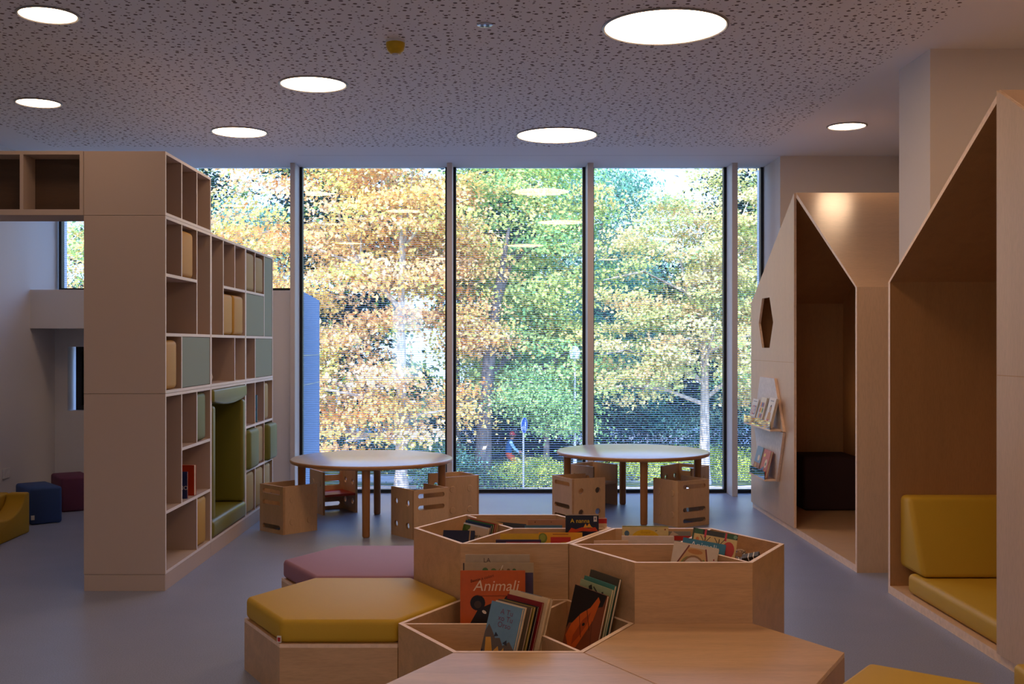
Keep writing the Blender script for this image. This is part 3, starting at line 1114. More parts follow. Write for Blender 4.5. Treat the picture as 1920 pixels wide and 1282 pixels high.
def pose(px, py, Y, Hh, T, yaw=0.0, lean=0.0, roll=0.0):
    """Set a book so that the top middle of its front cover is where the photo shows it."""
    rot = Matrix.Rotation(R(yaw), 4, 'Z') @ Matrix.Rotation(R(-lean), 4, 'X') @ Matrix.Rotation(R(roll), 4, 'Y')
    return Matrix.Translation(at(px, py, Y) - rot @ Vector((0, -T / 2, Hh))) @ rot


GL = 'picture books in the low hexagonal bin'
GT = 'picture books in the tall bin beside the mauve seat'
GR = 'picture books in the tall bin above the benches'
# ---- low bin, back compartment
book_obj('orange Animali picture book with a dark animal, in the low bin', 0.268, 0.315, 0.012, (196, 86, 20), pose(924, 1069.5, 4.47, 0.315, 0.012, 0, 7),
         art=[('disc', -0.062, 0.185, 0.062, 0.062, (26, 18, 16)), ('disc', 0.075, 0.19, 0.06, 0.058, (26, 18, 16)), ('poly', 0, 0.0, 1, 1, (30, 20, 18), 0, [(-0.11, 0.01), (-0.10, 0.09), (-0.06, 0.16), (0.0, 0.185), (0.07, 0.165), (0.115, 0.10), (0.12, 0.01)]),
              ('disc', -0.062, 0.178, 0.030, 0.030, (70, 48, 36)), ('disc', -0.035, 0.148, 0.020, 0.012, (226, 206, 186), -35), ('disc', 0.0, 0.125, 0.012, 0.010, (220, 200, 180)), ('disc', 0.03, 0.15, 0.02, 0.012, (226, 206, 186), 30),
              ('rect', 0, 0.213, 0.12, 0.0018, (120, 50, 20))],
         titles=[('Animali', 0.012, 0.252, 0.062, (232, 196, 160), 0.22), ('Bestie a colori', -0.045, 0.283, 0.017, (50, 24, 14), 0.2, 14)], group=GL)
book_obj('grey green picture book with tree tops, just behind the orange book', 0.295, 0.335, 0.010, (172, 150, 116), pose(934.5, 1055, 4.525, 0.335, 0.010, 0, 6), spine=(24, 22, 24),
         art=[('rect', -0.145, 0.167, 0.005, 0.335, (24, 22, 24)), ('rect', 0.128, 0.15, 0.034, 0.29, (70, 58, 86)), ('disc', -0.055, 0.305, 0.024, 0.022, (78, 112, 62)), ('disc', -0.02, 0.304, 0.022, 0.018, (96, 122, 70)),
              ('disc', 0.012, 0.303, 0.022, 0.020, (150, 128, 70)), ('disc', 0.042, 0.304, 0.014, 0.016, (110, 90, 60)), ('disc', 0.066, 0.304, 0.016, 0.016, (74, 108, 66)), ('rect', 0.014, 0.315, 0.003, 0.022, (226, 214, 190), -25)], group=GL)
book_obj('tall cream picture book reading LA, at the back of the low bin', 0.272, 0.362, 0.010, (178, 156, 130), pose(933, 1039.5, 4.575, 0.362, 0.010, 0, 4),
         titles=[('LA', -0.045, 0.338, 0.026, (84, 62, 60))], group=GL)
# ---- low bin, front compartment: a leaning row
row = [  # dx steps behind the blue book
    (6, -1.5, 0.145, 0.325, 0.016, (222, 200, 170), (222, 200, 170), 'cream book with a yellow mark, directly behind the blue one', [('disc', 0.05, 0.27, 0.02, 0.02, (214, 170, 30))]),
    (15, -3.0, 0.165, 0.330, 0.012, (98, 82, 66), (90, 76, 60), 'brown grey book between the cream and the olive one in the leaning row', []),
    (22, -3.0, 0.160, 0.328, 0.010, (150, 128, 48), (150, 128, 48), 'olive yellow book in the leaning row of the low bin', []),
    (28, -4.0, 0.165, 0.330, 0.010, (30, 28, 36), (30, 28, 36), 'black book just in front of the dark red one in the low bin', []),
    (35, -12, 0.175, 0.345, 0.010, (124, 18, 26), (124, 18, 26), 'dark red book in the leaning row of the low bin', [('rect', 0.055, 0.30, 0.05, 0.05, (150, 20, 24))]),
    (43, -20, 0.190, 0.365, 0.014, (214, 188, 150), (40, 34, 34), 'wide cream book behind the dark red one', []),
    (52, -19, 0.180, 0.365, 0.012, (206, 180, 144), (206, 180, 144), 'cream book with blue pictures, last of the leaning row', [('rect', -0.01, 0.355, 0.10, 0.02, (92, 122, 150))]),
]
bl = dict(yaw=-36, lean=17, roll=4)
book_obj('pale blue picture book with a golden hand, foremost in the low bin', 0.142, 0.318, 0.014, (104, 140, 166), pose(951, 1133, 4.02, 0.318, 0.014, **bl), spine=(30, 34, 66),
         art=[('poly', 0, 0, 1, 1, (96, 84, 78), 0, [(-0.071, 0.205), (-0.06, 0.235), (-0.04, 0.215), (-0.02, 0.19), (0.0, 0.195), (0.02, 0.17), (0.045, 0.19), (0.071, 0.165), (0.071, 0.0), (-0.071, 0.0)]),
              ('poly', 0, 0, 1, 1, (204, 148, 62), 0, [(-0.062, 0.185), (-0.04, 0.19), (-0.02, 0.14), (0.0, 0.165), (0.012, 0.14), (0.026, 0.165), (0.034, 0.14), (0.05, 0.15), (0.045, 0.0), (-0.03, 0.0)]),
              ('tri', -0.02, 0.205, 0.02, 0.016, (44, 48, 62), 20), ('tri', 0.03, 0.185, 0.022, 0.018, (44, 48, 62), -15), ('rect', -0.066, 0.07, 0.006, 0.14, (34, 36, 66)), ('rect', 0.064, 0.04, 0.012, 0.08, (66, 50, 44))],
         titles=[('A Tu\nxo Tu\nOrso', 0.008, 0.265, 0.028, (120, 84, 104))], group=GL)
for dx, dy, W, Hh, T, col, spn, lab, art in row:
    dx, W = dx * 0.95, W - 0.012
    book_obj(lab, W, Hh, T, col, pose(951 + dx, 1133 + dy, 4.02 + dx * 0.0029, Hh, T, **bl), spine=spn, art=art, group=GL)
# ---- low bin, right compartment
rt = dict(yaw=-57, lean=14, roll=2)
book_obj('black and orange picture book of a mountain, nearest the wooden bench', 0.205, 0.300, 0.012, (128, 66, 38), pose(1108, 1106, 4.25, 0.300, 0.012, **rt), spine=(30, 20, 18),
         art=[('poly', 0, 0, 1, 1, (14, 10, 10), 0, [(-0.102, 0.30), (0.102, 0.30), (0.09, 0.255), (0.05, 0.24), (0.02, 0.20), (-0.02, 0.19), (-0.05, 0.16), (-0.09, 0.15), (-0.102, 0.12)]),
              ('poly', 0, 0, 1, 1, (206, 92, 24), 0, [(0.07, 0.27), (0.055, 0.285), (0.02, 0.235), (-0.03, 0.20), (-0.075, 0.15), (-0.095, 0.10), (-0.06, 0.05), (-0.02, 0.07), (0.01, 0.12), (0.05, 0.19)]),
              ('poly', 0, 0, 1, 1, (170, 70, 22), 0, [(0.03, 0.22), (-0.01, 0.18), (-0.05, 0.11), (-0.05, 0.07), (-0.01, 0.12), (0.02, 0.17)]),
              ('rect', -0.02, 0.155, 0.003, 0.09, (40, 20, 14), 24), ('rect', 0.02, 0.19, 0.003, 0.09, (40, 20, 14), 28), ('rect', 0.06, 0.12, 0.002, 0.14, (70, 32, 22), 12), ('disc', 0.0, 0.165, 0.018, 0.012, (24, 12, 10), 30)], group=GL)
book_obj('pale green picture book behind the black and orange one', 0.200, 0.315, 0.010, (150, 160, 120), pose(1118, 1095, 4.285, 0.315, 0.010, **rt),
         art=[('rect', -0.03, 0.295, 0.02, 0.02, (40, 44, 40), 30), ('rect', 0.0, 0.295, 0.03, 0.006, (40, 44, 40), -30), ('rect', 0.05, 0.285, 0.01, 0.02, (40, 44, 40), 20)], group=GL)
book_obj('teal picture book leaning in front of the dark grey one', 0.195, 0.320, 0.012, (66, 124, 112), pose(1124, 1088, 4.32, 0.320, 0.012, **rt), group=GL)
book_obj('dark grey brown book leaning on the wall of the tallest bin', 0.185, 0.345, 0.014, (72, 64, 52), pose(1134, 1076, 4.345, 0.345, 0.014, **rt), group=GL)
# ---- tall bin beside the mauve seat
book_obj('navy picture book lying back in the corner of the tall bin', 0.148, 0.20, 0.014, (24, 28, 58), pose(861, 994, 5.05, 0.20, 0.014, -6, 38),
         art=[('poly', 0, 0, 1, 1, (180, 110, 50), 0, [(-0.03, 0.0), (-0.02, 0.06), (0.0, 0.05), (0.015, 0.0)]), ('tri', 0.01, 0.07, 0.02, 0.04, (230, 220, 200), 150), ('rect', 0.052, 0.1, 0.006, 0.2, (150, 120, 90))], group=GT)
q = dict(yaw=-34, lean=14, roll=5)
book_obj('cream picture book with a green tree, white lettered strip behind it', 0.145, 0.20, 0.014, (212, 184, 156), pose(893, 984, 5.13, 0.20, 0.014, **q),
         art=[('disc', -0.06, 0.165, 0.04, 0.06, (62, 90, 30)), ('disc', -0.045, 0.185, 0.03, 0.03, (88, 110, 44)), ('rect', 0, 0.196, 0.145, 0.006, (210, 216, 226)), ('disc', 0.0, 0.07, 0.07, 0.05, (52, 58, 96), -25)],
         titles=[('Quid per buon!', 0.012, 0.150, 0.021, (24, 30, 50))], group=GT)
for k, (dx, dy, col, lab) in enumerate(((4, -4.5, (26, 50, 88), 'dark blue book edge behind the cream book with a tree'), (8, -6.5, (60, 110, 60), 'green book edge behind the dark blue one'), (12, -7.5, (176, 40, 40), 'red book edge behind the green one'),
                                       (18, -8.5, (196, 158, 108), 'tan board book with a wavy edge behind the red one'), (24, -9, (206, 170, 118), 'tan board book next to the divider of the tall bin'))):
    book_obj(lab, 0.150, 0.205, 0.012, col, pose(893 + dx, 984 + dy, 5.14 + 0.018 * (k + 1), 0.205, 0.012, **q), group=GT)
book_obj('yellow picture book with a thin title line in the tall bin', 0.172, 0.20, 0.014, (222, 170, 22), pose(974, 1000, 4.86, 0.20, 0.014, 0, 10),
         art=[('rect', 0.01, 0.170, 0.11, 0.004, (176, 120, 20))], group=GT)
book_obj('thin dark purple book along the front wall of the tall bin', 0.20, 0.19, 0.012, (52, 32, 62), pose(972, 1011.5, 4.775, 0.19, 0.012, 0, 6),
         art=[('rect', 0.02, 0.178, 0.15, 0.006, (150, 50, 60))], group=GT)
book_obj('yellow and red picture book with a green ball in the tall bin', 0.196, 0.20, 0.014, (230, 160, 24), pose(1051, 998, 4.865, 0.20, 0.014, 0, 10),
         art=[('disc', -0.080, 0.175, 0.040, 0.045, (120, 128, 36)), ('disc', -0.080, 0.178, 0.026, 0.03, (150, 156, 50)), ('rect', 0.0, 0.165, 0.09, 0.030, (196, 44, 28)), ('rect', 0.0, 0.192, 0.07, 0.004, (176, 90, 20)),
              ('disc', 0.0, 0.140, 0.10, 0.030, (212, 160, 40), 12), ('disc', -0.08, 0.14, 0.04, 0.02, (220, 130, 60)), ('rect', 0.05, 0.135, 0.03, 0.02, (220, 60, 40), 20)], group=GT)
book_obj('navy board book titled A nanna with orange castle roofs', 0.152, 0.225, 0.018, (22, 28, 52), pose(1091.5, 964.5, 4.985, 0.225, 0.018, 0, 5),
         art=[('rect', 0, 0.2235, 0.152, 0.003, (206, 170, 130)), ('rect', 0.060, 0.205, 0.015, 0.024, (216, 206, 200)), ('disc', 0.060, 0.206, 0.008, 0.012, (120, 120, 140)),
              ('poly', 0, 0, 1, 1, (206, 66, 24), 0, [(-0.065, 0.145), (-0.05, 0.165), (-0.03, 0.158), (0.0, 0.168), (0.03, 0.162), (0.06, 0.168), (0.072, 0.15), (0.04, 0.148), (0.0, 0.15), (-0.04, 0.142)]),
              ('poly', 0, 0, 1, 1, (232, 160, 40), 0, [(0.005, 0.166), (0.015, 0.184), (0.022, 0.172), (0.032, 0.186), (0.042, 0.17), (0.05, 0.166)]), ('disc', -0.02, 0.12, 0.02, 0.006, (200, 60, 40))],
         titles=[('A nanna', -0.010, 0.196, 0.027, (232, 190, 40))], group=GT)
book_obj('red and cream board book peeping out beside the A nanna book', 0.110, 0.215, 0.016, (176, 30, 32), pose(1116, 971, 5.10, 0.215, 0.016, 0, 4),
         art=[('rect', 0, 0.150, 0.11, 0.08, (214, 184, 150)), ('rect', 0, 0.2135, 0.11, 0.003, (222, 190, 160))], group=GT)
book_obj('long blue book lying behind the yellow ones in the tall bin', 0.180, 0.19, 0.010, (74, 112, 134), pose(1019, 984.5, 5.20, 0.19, 0.010, 0, 8), group=GT)
book_obj('tan speckled book at the back wall of the tall bin', 0.190, 0.21, 0.014, (186, 132, 92), pose(1026, 974, 5.36, 0.21, 0.014, 0, 5),
         art=[('disc', -0.06, 0.198, 0.006, 0.006, (90, 60, 40)), ('disc', 0.02, 0.198, 0.005, 0.005, (90, 60, 40))], group=GT)
book_obj('dark grey book slanting behind the long blue one', 0.150, 0.20, 0.012, (58, 62, 72), pose(958, 980, 5.27, 0.20, 0.012, -12, 10, 3), group=GT)
# ---- tall bin above the benches
book_obj('cream board book with a yellow cloud and a blue balloon', 0.206, 0.22, 0.016, (214, 190, 128), pose(1210, 986, 4.86, 0.22, 0.016, -2, 6),
         art=[('rect', 0, 0.2185, 0.206, 0.003, (120, 124, 40)), ('disc', 0.0, 0.165, 0.125, 0.080, (226, 180, 24)), ('disc', -0.083, 0.187, 0.022, 0.026, (74, 104, 128)), ('tri', -0.083, 0.170, 0.012, 0.014, (74, 104, 128), 180),
              ('poly', 0.078, 0.165, 1, 1, (170, 40, 34), 0, [(-0.02, 0.008), (-0.005, 0.002), (0.016, 0.008), (0.012, -0.012), (-0.012, -0.012)]), ('disc', 0.088, 0.205, 0.007, 0.007, (150, 70, 50)), ('disc', 0.048, 0.200, 0.012, 0.003, (60, 60, 60), 15)],
         titles=[('dimmi\nimaginaria', 0.0, 0.185, 0.018, (196, 140, 20))], group=GR)
book_obj('thick cream book lying along the divider of the tallest bin', 0.228, 0.20, 0.02, (216, 196, 180), pose(1215, 1005, 4.745, 0.20, 0.02, -2, 4), group=GR)
book_obj('low cream book beside the thick cream one in the tallest bin', 0.150, 0.185, 0.012, (218, 182, 150), pose(1146, 1013.5, 4.715, 0.185, 0.012, 3, 4), group=GR)
book_obj('grey picture book with a red stripe between the cream and blue ones', 0.120, 0.205, 0.012, (140, 136, 128), pose(1270, 996, 4.90, 0.205, 0.012, 0, 8),
         art=[('rect', 0.0, 0.175, 0.12, 0.02, (176, 40, 34)), ('tri', -0.02, 0.195, 0.05, 0.02, (206, 180, 160), 10)], group=GR)
g = dict(yaw=-14, lean=22, roll=8)
book_obj('cream board book with a round mirror shape and wreath', 0.182, 0.205, 0.026, (206, 186, 166), pose(1306, 1021, 4.43, 0.205, 0.026, **g),
         art=[('poly', 0, 0, 1, 1, (196, 150, 92), 0, [(-0.091, 0.06), (-0.03, 0.19), (0.04, 0.19), (0.075, 0.06), (0.075, 0.0), (-0.091, 0.0)]), ('rect', -0.058, 0.135, 0.006, 0.14, (110, 40, 30), -26), ('rect', 0.057, 0.125, 0.006, 0.14, (120, 44, 34), 14),
              ('disc', -0.04, 0.115, 0.03, 0.08, (120, 124, 60), -24), ('disc', 0.045, 0.11, 0.022, 0.08, (128, 128, 66), 12), ('disc', 0.0, 0.175, 0.06, 0.020, (180, 112, 50)), ('disc', 0.0, 0.110, 0.092, 0.100, (140, 96, 60)), ('disc', 0.0, 0.108, 0.080, 0.088, (196, 174, 156)),
              ('rect', 0.0, 0.100, 0.04, 0.010, (150, 30, 30), 35), ('disc', -0.015, 0.125, 0.008, 0.008, (150, 40, 40)), ('disc', 0.078, 0.155, 0.006, 0.008, (150, 50, 50))], group=GR)
book_obj('blue Animali book behind the mirror book', 0.176, 0.215, 0.026, (26, 116, 150), pose(1321, 1014, 4.50, 0.215, 0.026, **g),
         titles=[('Animali', 0.0, 0.192, 0.036, (206, 222, 226))], group=GR)
book_obj('picture book with red trees and a green checked border', 0.186, 0.235, 0.012, (214, 182, 120), pose(1342, 996, 4.555, 0.235, 0.012, **g), spine=(26, 60, 40),
         art=[('rect', 0, 0.224, 0.186, 0.022, (24, 28, 34)), ('rect', -0.068, 0.224, 0.034, 0.022, (26, 84, 52)), ('rect', 0.062, 0.224, 0.05, 0.022, (26, 84, 52)), ('rect', -0.04, 0.218, 0.008, 0.034, (196, 40, 70)), ('rect', 0.045, 0.218, 0.008, 0.034, (196, 40, 70)),
              ('rect', -0.09, 0.14, 0.008, 0.18, (26, 60, 40)), ('rect', -0.038, 0.185, 0.004, 0.04, (70, 40, 24)), ('rect', -0.026, 0.195, 0.003, 0.03, (70, 40, 24), -35), ('rect', -0.05, 0.195, 0.003, 0.03, (70, 40, 24), 35),
              ('rect', 0.02, 0.185, 0.004, 0.04, (70, 40, 24)), ('rect', 0.034, 0.195, 0.003, 0.03, (70, 40, 24), -35), ('rect', 0.008, 0.195, 0.003, 0.03, (70, 40, 24), 35), ('disc', 0.062, 0.165, 0.05, 0.07, (186, 30, 34)), ('disc', -0.07, 0.19, 0.014, 0.018, (206, 120, 60)), ('disc', 0.084, 0.224, 0.016, 0.016, (110, 150, 120))], group=GR)
# small dark box and a crumpled clear bag in the tallest bin
t = thing('toy_box', 'small dark toy box with pale bands in the corner of the tallest bin', 'box', at(1411, 1052, 4.47), R(-25))
t.rotation_euler = (R(20), R(-15), R(-25))
MB().box(-0.036, 0.036, -0.018, 0.018, 0, 0.030).build('box_body', flat((36, 28, 26), 0.5, name='dark_card'), t, bevel=0.002)
MB().box(-0.010, -0.006, -0.0186, 0.0186, -0.0006, 0.0306).box(0.012, 0.016, -0.0186, 0.0186, -0.0006, 0.0306).build('band', M['tag'], t)
bm = bmesh.new()
bmesh.ops.create_icosphere(bm, subdivisions=3, radius=0.03)
for v in bm.verts:
    v.co *= 1 + random.uniform(-0.16, 0.16)
    v.co.z *= 0.8
me = bpy.data.meshes.new('plastic_bag')
bm.to_mesh(me)
bm.free()
me.materials.append(M['acrylic'])
o = link('plastic_bag', me)
o.location = at(1386, 1040, 4.55)
tag(o, 'crumpled clear plastic bag beside the checked picture book', 'bag')

# ---- books on the wall rack of the farther house
def rack_book(label, y, z, W, Hh, T, col, art, titles=(), lean=14):
    rot = Matrix.Rotation(R(-90), 4, 'Z') @ Matrix.Rotation(R(-lean), 4, 'X')
    p = Vector((HX - 0.015 - 0.095, y, z))
    return book_obj(label, W, Hh, T, col, Matrix.Translation(p) @ rot, art=art, titles=titles, group='small picture books on the wall rack')


zu, zl = 0.7535, 0.3535
rack_book('white counting book reading 123 on the upper ledge of the rack', 8.92, zu, 0.19, 0.20, 0.010, (222, 214, 206),
          [('disc', -0.06, 0.03, 0.04, 0.05, (70, 70, 110)), ('disc', 0.0, 0.03, 0.04, 0.05, (120, 90, 60)), ('disc', 0.055, 0.03, 0.04, 0.05, (180, 70, 60)), ('rect', 0, 0.18, 0.12, 0.006, (110, 110, 120))],
          [('1', -0.055, 0.105, 0.11, (196, 66, 46)), ('2', 0.0, 0.105, 0.11, (190, 50, 60)), ('3', 0.055, 0.105, 0.11, (60, 66, 130))])
rack_book('white book covered in coloured figures on the upper ledge of the rack', 8.66, zu, 0.17, 0.225, 0.014, (220, 206, 180),
          [('disc', -0.04 + 0.04 * (k % 3), 0.03 + 0.045 * (k // 3), 0.036, 0.042, [(206, 60, 40), (226, 180, 40), (60, 120, 90), (220, 120, 40), (60, 90, 150), (160, 70, 90)][k % 6]) for k in range(12)])
rack_book('white book with a girl holding fruit on the upper ledge of the rack', 8.38, zu, 0.20, 0.235, 0.022, (226, 212, 200),
          [('disc', 0.0, 0.150, 0.055, 0.06, (60, 36, 24)), ('disc', 0.0, 0.145, 0.035, 0.04, (206, 150, 112)), ('poly', 0, 0, 1, 1, (196, 128, 40), 0, [(-0.05, 0.06), (-0.035, 0.12), (0.035, 0.12), (0.055, 0.06)]), ('rect', -0.01, 0.035, 0.06, 0.06, (190, 60, 80)), ('rect', 0.0, 0.21, 0.10, 0.008, (150, 140, 140))])
rack_book('blue and orange book on the lower ledge of the rack', 8.78, zl, 0.19, 0.22, 0.012, (92, 130, 166),
          [('rect', 0, 0.045, 0.19, 0.09, (150, 70, 36)), ('disc', 0.02, 0.13, 0.06, 0.05, (226, 200, 176)), ('disc', -0.03, 0.06, 0.05, 0.05, (196, 140, 50)), ('disc', 0.04, 0.03, 0.05, 0.04, (90, 60, 40))])
rack_book('red comic style book on the lower ledge of the rack', 8.53, zl, 0.20, 0.215, 0.020, (186, 40, 34),
          [('disc', 0.03, 0.11, 0.07, 0.07, (230, 206, 170)), ('disc', 0.03, 0.105, 0.03, 0.03, (40, 40, 60)), ('rect', -0.04, 0.04, 0.10, 0.06, (70, 84, 130), 20), ('disc', 0.05, 0.04, 0.05, 0.04, (220, 150, 60)), ('disc', -0.05, 0.17, 0.05, 0.03, (230, 190, 70))])
# ---- books in the bookcase
book_obj('dark red book with white letters and a navy edge in the bookcase', 0.190, 0.165, 0.016, (140, 20, 28), Matrix.Translation((BX - 0.112, 6.645, r1 + H + 0.001)),
         art=[('rect', 0.077, 0.0825, 0.036, 0.165, (30, 38, 92)), ('rect', 0.02, 0.158, 0.15, 0.014, (36, 44, 100)), ('disc', 0.02, 0.11, 0.06, 0.06, (176, 30, 36))], titles=[('MONO', 0.045, 0.065, 0.034, (214, 204, 204))], group='books in the bookcase')
book_obj('orange red book standing behind the dark red one in the bookcase', 0.190, 0.190, 0.030, (196, 62, 26), Matrix.Translation((BX - 0.105, 6.80, r1 + H + 0.001)) @ Matrix.Rotation(R(-8), 4, 'Z'), group='books in the bookcase')
book_obj('bright blue book standing alone in a small bookcase cell', 0.170, 0.215, 0.020, (30, 130, 176), Matrix.Translation((BX - 0.10, D[1] + 0.13, r2 + H + 0.001)),
         art=[('disc', 0.05, 0.10, 0.06, 0.05, (20, 60, 120)), ('disc', 0.05, 0.18, 0.05, 0.03, (180, 220, 230))], group='books in the bookcase')

# ================================================================== OUTSIDE
GZ = -3.45      # the garden lies a storey lower than the reading room
struct(MB().add([(-60, 10.4, GZ), (60, 10.4, GZ), (60, 110, GZ), (-60, 110, GZ)], [(0, 1, 2, 3)]).build('ground', M['ground']))
struct(MB().box(-12, 12, 10.46, 12.6, -0.55, -0.35).build('terrace_slab', make_paint('pale_paving', (232, 232, 230))))  # unseen pale slab, added to bounce blue skylight up to the ceiling
# outer wall of the building that runs away beside the window
mb = MB().prism([(10.46, -0.349), (11.50, -0.349), (11.50, 1.862), (10.46, 1.915)], -2.6, -1.875, M4=YZ)
mb.box(-1.876, -1.872, 10.46, 11.50, 0.995, 1.005, 1).box(-1.876, -1.872, 10.46, 11.50, 1.285, 1.295, 1)
struct(mb.build('wall_outside', [M['concrete'], M['metal']], fixn=False))


def leaf_object(name, blobs, n, per, size, palette, parent, mat, spread=0.55, flatness=0.30, up=0.55, shell=0.45):
    """Foliage of n clumps with `per` leaves in ellipsoid blobs [(cx,cy,cz,rx,ry,rz)]; palette [(weight, rgb)]."""
    if spread > 0.3:
        n, per = int(n * 0.46), int(per * 4.2)
    else:
        per = int(per * 2.3)
    size, per = size * 0.46, int(per * 1.55)
    bl = np.array(blobs, float)
    w = bl[:, 3] * bl[:, 5]
    k = rng.choice(len(bl), n, p=w / w.sum())
    d = rng.normal(size=(n, 3))
    d /= np.linalg.norm(d, axis=1)[:, None]
    rad = shell + (1 - shell) * rng.random(n) ** 0.6
    cen = bl[k, :3] + d * rad[:, None] * bl[k, 3:]
    pw = np.array([p[0] for p in palette], float)
    pc = np.array([lin(p[1])[:3] for p in palette])
    ci = rng.choice(len(pc), n, p=pw / pw.sum())
    N = n * per
    off = rng.normal(size=(N, 3)) * spread
    off[:, 2] *= flatness
    off[:, 2] -= np.minimum(0.14 * (off[:, 0] ** 2 + off[:, 1] ** 2), 0.35)
    pos = np.repeat(cen, per, 0) + off
    nrm = rng.normal(size=(N, 3)) * 0.6 + np.repeat(d, per, 0) * 0.5
    nrm[:, 2] += up
    nrm[:, 1] -= 0.25
    nrm /= np.linalg.norm(nrm, axis=1)[:, None]
    t = np.cross(nrm, rng.normal(size=(N, 3)))
    t /= np.linalg.norm(t, axis=1)[:, None]
    b = np.cross(nrm, t)
    s = size * (0.6 + 0.8 * rng.random(N))[:, None]
    # each leaf: a folded pointed blade of two triangles plus a shorter side lobe pair
    v0 = pos - t * s * 0.5
    v1 = pos + b * s * 0.34 + nrm * s * 0.10
    v2 = pos + t * s * 0.6
    v3 = pos - b * s * 0.34 + nrm * s * 0.10
    verts = np.stack([v0, v1, v2, v3], 1).reshape(-1, 3)
    me = bpy.data.meshes.new(name)
    me.vertices.add(N * 4)
    me.vertices.foreach_set('co', verts.ravel())
    me.loops.add(N * 6)
    base = np.arange(N)[:, None] * 4
    tri = (base + np.array([[0, 1, 2, 0, 2, 3]])).ravel()
    me.loops.foreach_set('vertex_index', tri.astype(np.int32))
    me.polygons.add(N * 2)
    me.polygons.foreach_set('loop_start', np.arange(N * 2, dtype=np.int32) * 3)
    col = pc[np.repeat(ci, per)] * (0.72 + 0.56 * rng.random((N, 1)))
    other = rng.random(N) < 0.22
    col[other] = pc[rng.choice(len(pc), other.sum(), p=pw / pw.sum())]
    rgba = np.ones((N, 4, 4), np.float32)
    rgba[:, :, :3] = np.clip(col, 0, 1)[:, None, :]
    at_ = me.color_attributes.new('leaf_colour', 'FLOAT_COLOR', 'POINT')
    at_.data.foreach_set('color', rgba.ravel())
    me.update(calc_edges=True)
    me.validate()
    me.materials.append(mat)
    return link(name, me, parent)


AUT = [(4, (244, 206, 118)), (3, (244, 190, 126)), (2.2, (238, 204, 156)), (1.6, (220, 214, 116)), (0.9, (224, 152, 82))]
GRN = [(3, (176, 204, 116)), (3, (208, 212, 124)), (2, (140, 180, 112)), (1.6, (238, 208, 124))]
PAL = [(3, (216, 210, 130)), (3, (230, 210, 146)), (2, (184, 194, 112)), (1.6, (232, 192, 130)), (1, (144, 168, 108))]
CON = [(3, (120, 172, 140)), (2, (158, 200, 164)), (2, (84, 134, 116))]
DRK = [(3, (32, 50, 38)), (2, (46, 66, 44)), (1, (22, 34, 34))]
HDG = [(3, (196, 206, 84)), (2, (226, 220, 120)), (1.4, (150, 172, 70))]
MID = [(3, (110, 140, 78)), (2, (150, 166, 86)), (1, (196, 186, 110))]


def tree(label, x, y, blobs, n, per, size, pal, trunk_r, bark, lean=0.0, top=None, group='trees in the garden', cat='tree', **kw):
    t = thing('garden_tree', label, cat, (x, y, GZ), 0, group)
    bl = [(a - x, b - y, c - GZ, d, e, f) for a, b, c, d, e, f in blobs]
    hh = top if top else max(q[2] for q in bl)
    mb = MB()
    pts = [(lean * s * s, 0, hh * s) for s in (0, 0.06, 0.25, 0.5, 0.75, 1.0)]
    mb.path(pts, [trunk_r * q for q in (1.45, 1.1, 0.95, 0.8, 0.55, 0.2)], 10)
    for a, b, c, d, e, f in bl:
        h0 = min(max(c - f * 0.5, hh * 0.22), hh * 0.85)
        sx = lean * (h0 / hh) ** 2
        mb.path([(sx, 0, h0 - 0.3), ((a + sx) / 2, b / 2, (h0 + c) / 2), (a + 0.2, b, c + f * 0.35)], [trunk_r * 0.5, trunk_r * 0.33, 0.02], 7)
        for s in (-1, 1):
            mb.path([((a + sx) / 2, b / 2, (h0 + c) / 2), (a + s * d * 0.35, b - e * 0.3, c), (a + s * d * 0.8, b - e * 0.2, c + f * 0.1 * s)], [trunk_r * 0.3, 0.04, 0.015], 6)
    mb.build('trunk', bark, t, smooth=60)
    leaf_object('foliage', bl, n, per, size, pal, t, M['leaf'], **kw)
    return t


tree('golden orange autumn tree filling the window pane next to the bookcase', -3.15, 36.0,
     [(-6.0, 37.0, 5.2, 4.3, 2.6, 4.7), (-3.0, 36.6, 5.8, 2.6, 2.2, 4.5), (-7.6, 36.4, 0.6, 2.4, 2.0, 2.0), (-4.9, 35.3, 0.0, 2.6, 1.4, 1.5), (-2.7, 35.2, -0.8, 1.6, 1.2, 0.9), (-5.3, 35.0, -1.7, 1.5, 1.0, 0.8)],
     620, 26, 0.30, AUT, 0.19, M['bark_pale'])
tree('green and yellow tree with a leaning dark trunk behind the cyclist', -0.45, 37.2,
     [(1.0, 39.6, 5.4, 3.4, 2.2, 4.4), (0.9, 39.0, 1.3, 2.6, 1.8, 1.8), (2.8, 38.6, 0.8, 1.8, 1.4, 1.7)],
     480, 26, 0.28, GRN, 0.27, M['bark_dark'], lean=0.9)
tree('slender orange tree spreading behind the first window post', -1.35, 38.2,
     [(-0.9, 37.4, 3.2, 1.2, 1.0, 2.6), (-1.15, 36.2, -0.5, 0.55, 0.5, 0.7)],
     130, 26, 0.27, AUT, 0.10, M['bark_dark'])
tree('pale yellow tree with a slim light trunk above the clipped hedge', 7.25, 37.6,
     [(6.1, 37.8, 3.9, 3.0, 2.0, 2.9), (8.7, 38.2, 5.2, 2.6, 2.0, 3.5), (4.9, 36.8, 1.2, 1.7, 1.3, 1.7), (7.3, 36.6, 1.6, 2.2, 1.4, 1.9), (4.6, 36.4, 0.0, 1.1, 0.9, 0.8), (9.3, 37.6, 0.8, 1.6, 1.4, 2.0)],
     620, 24, 0.25, PAL, 0.17, M['bark_pale'], spread=0.40)
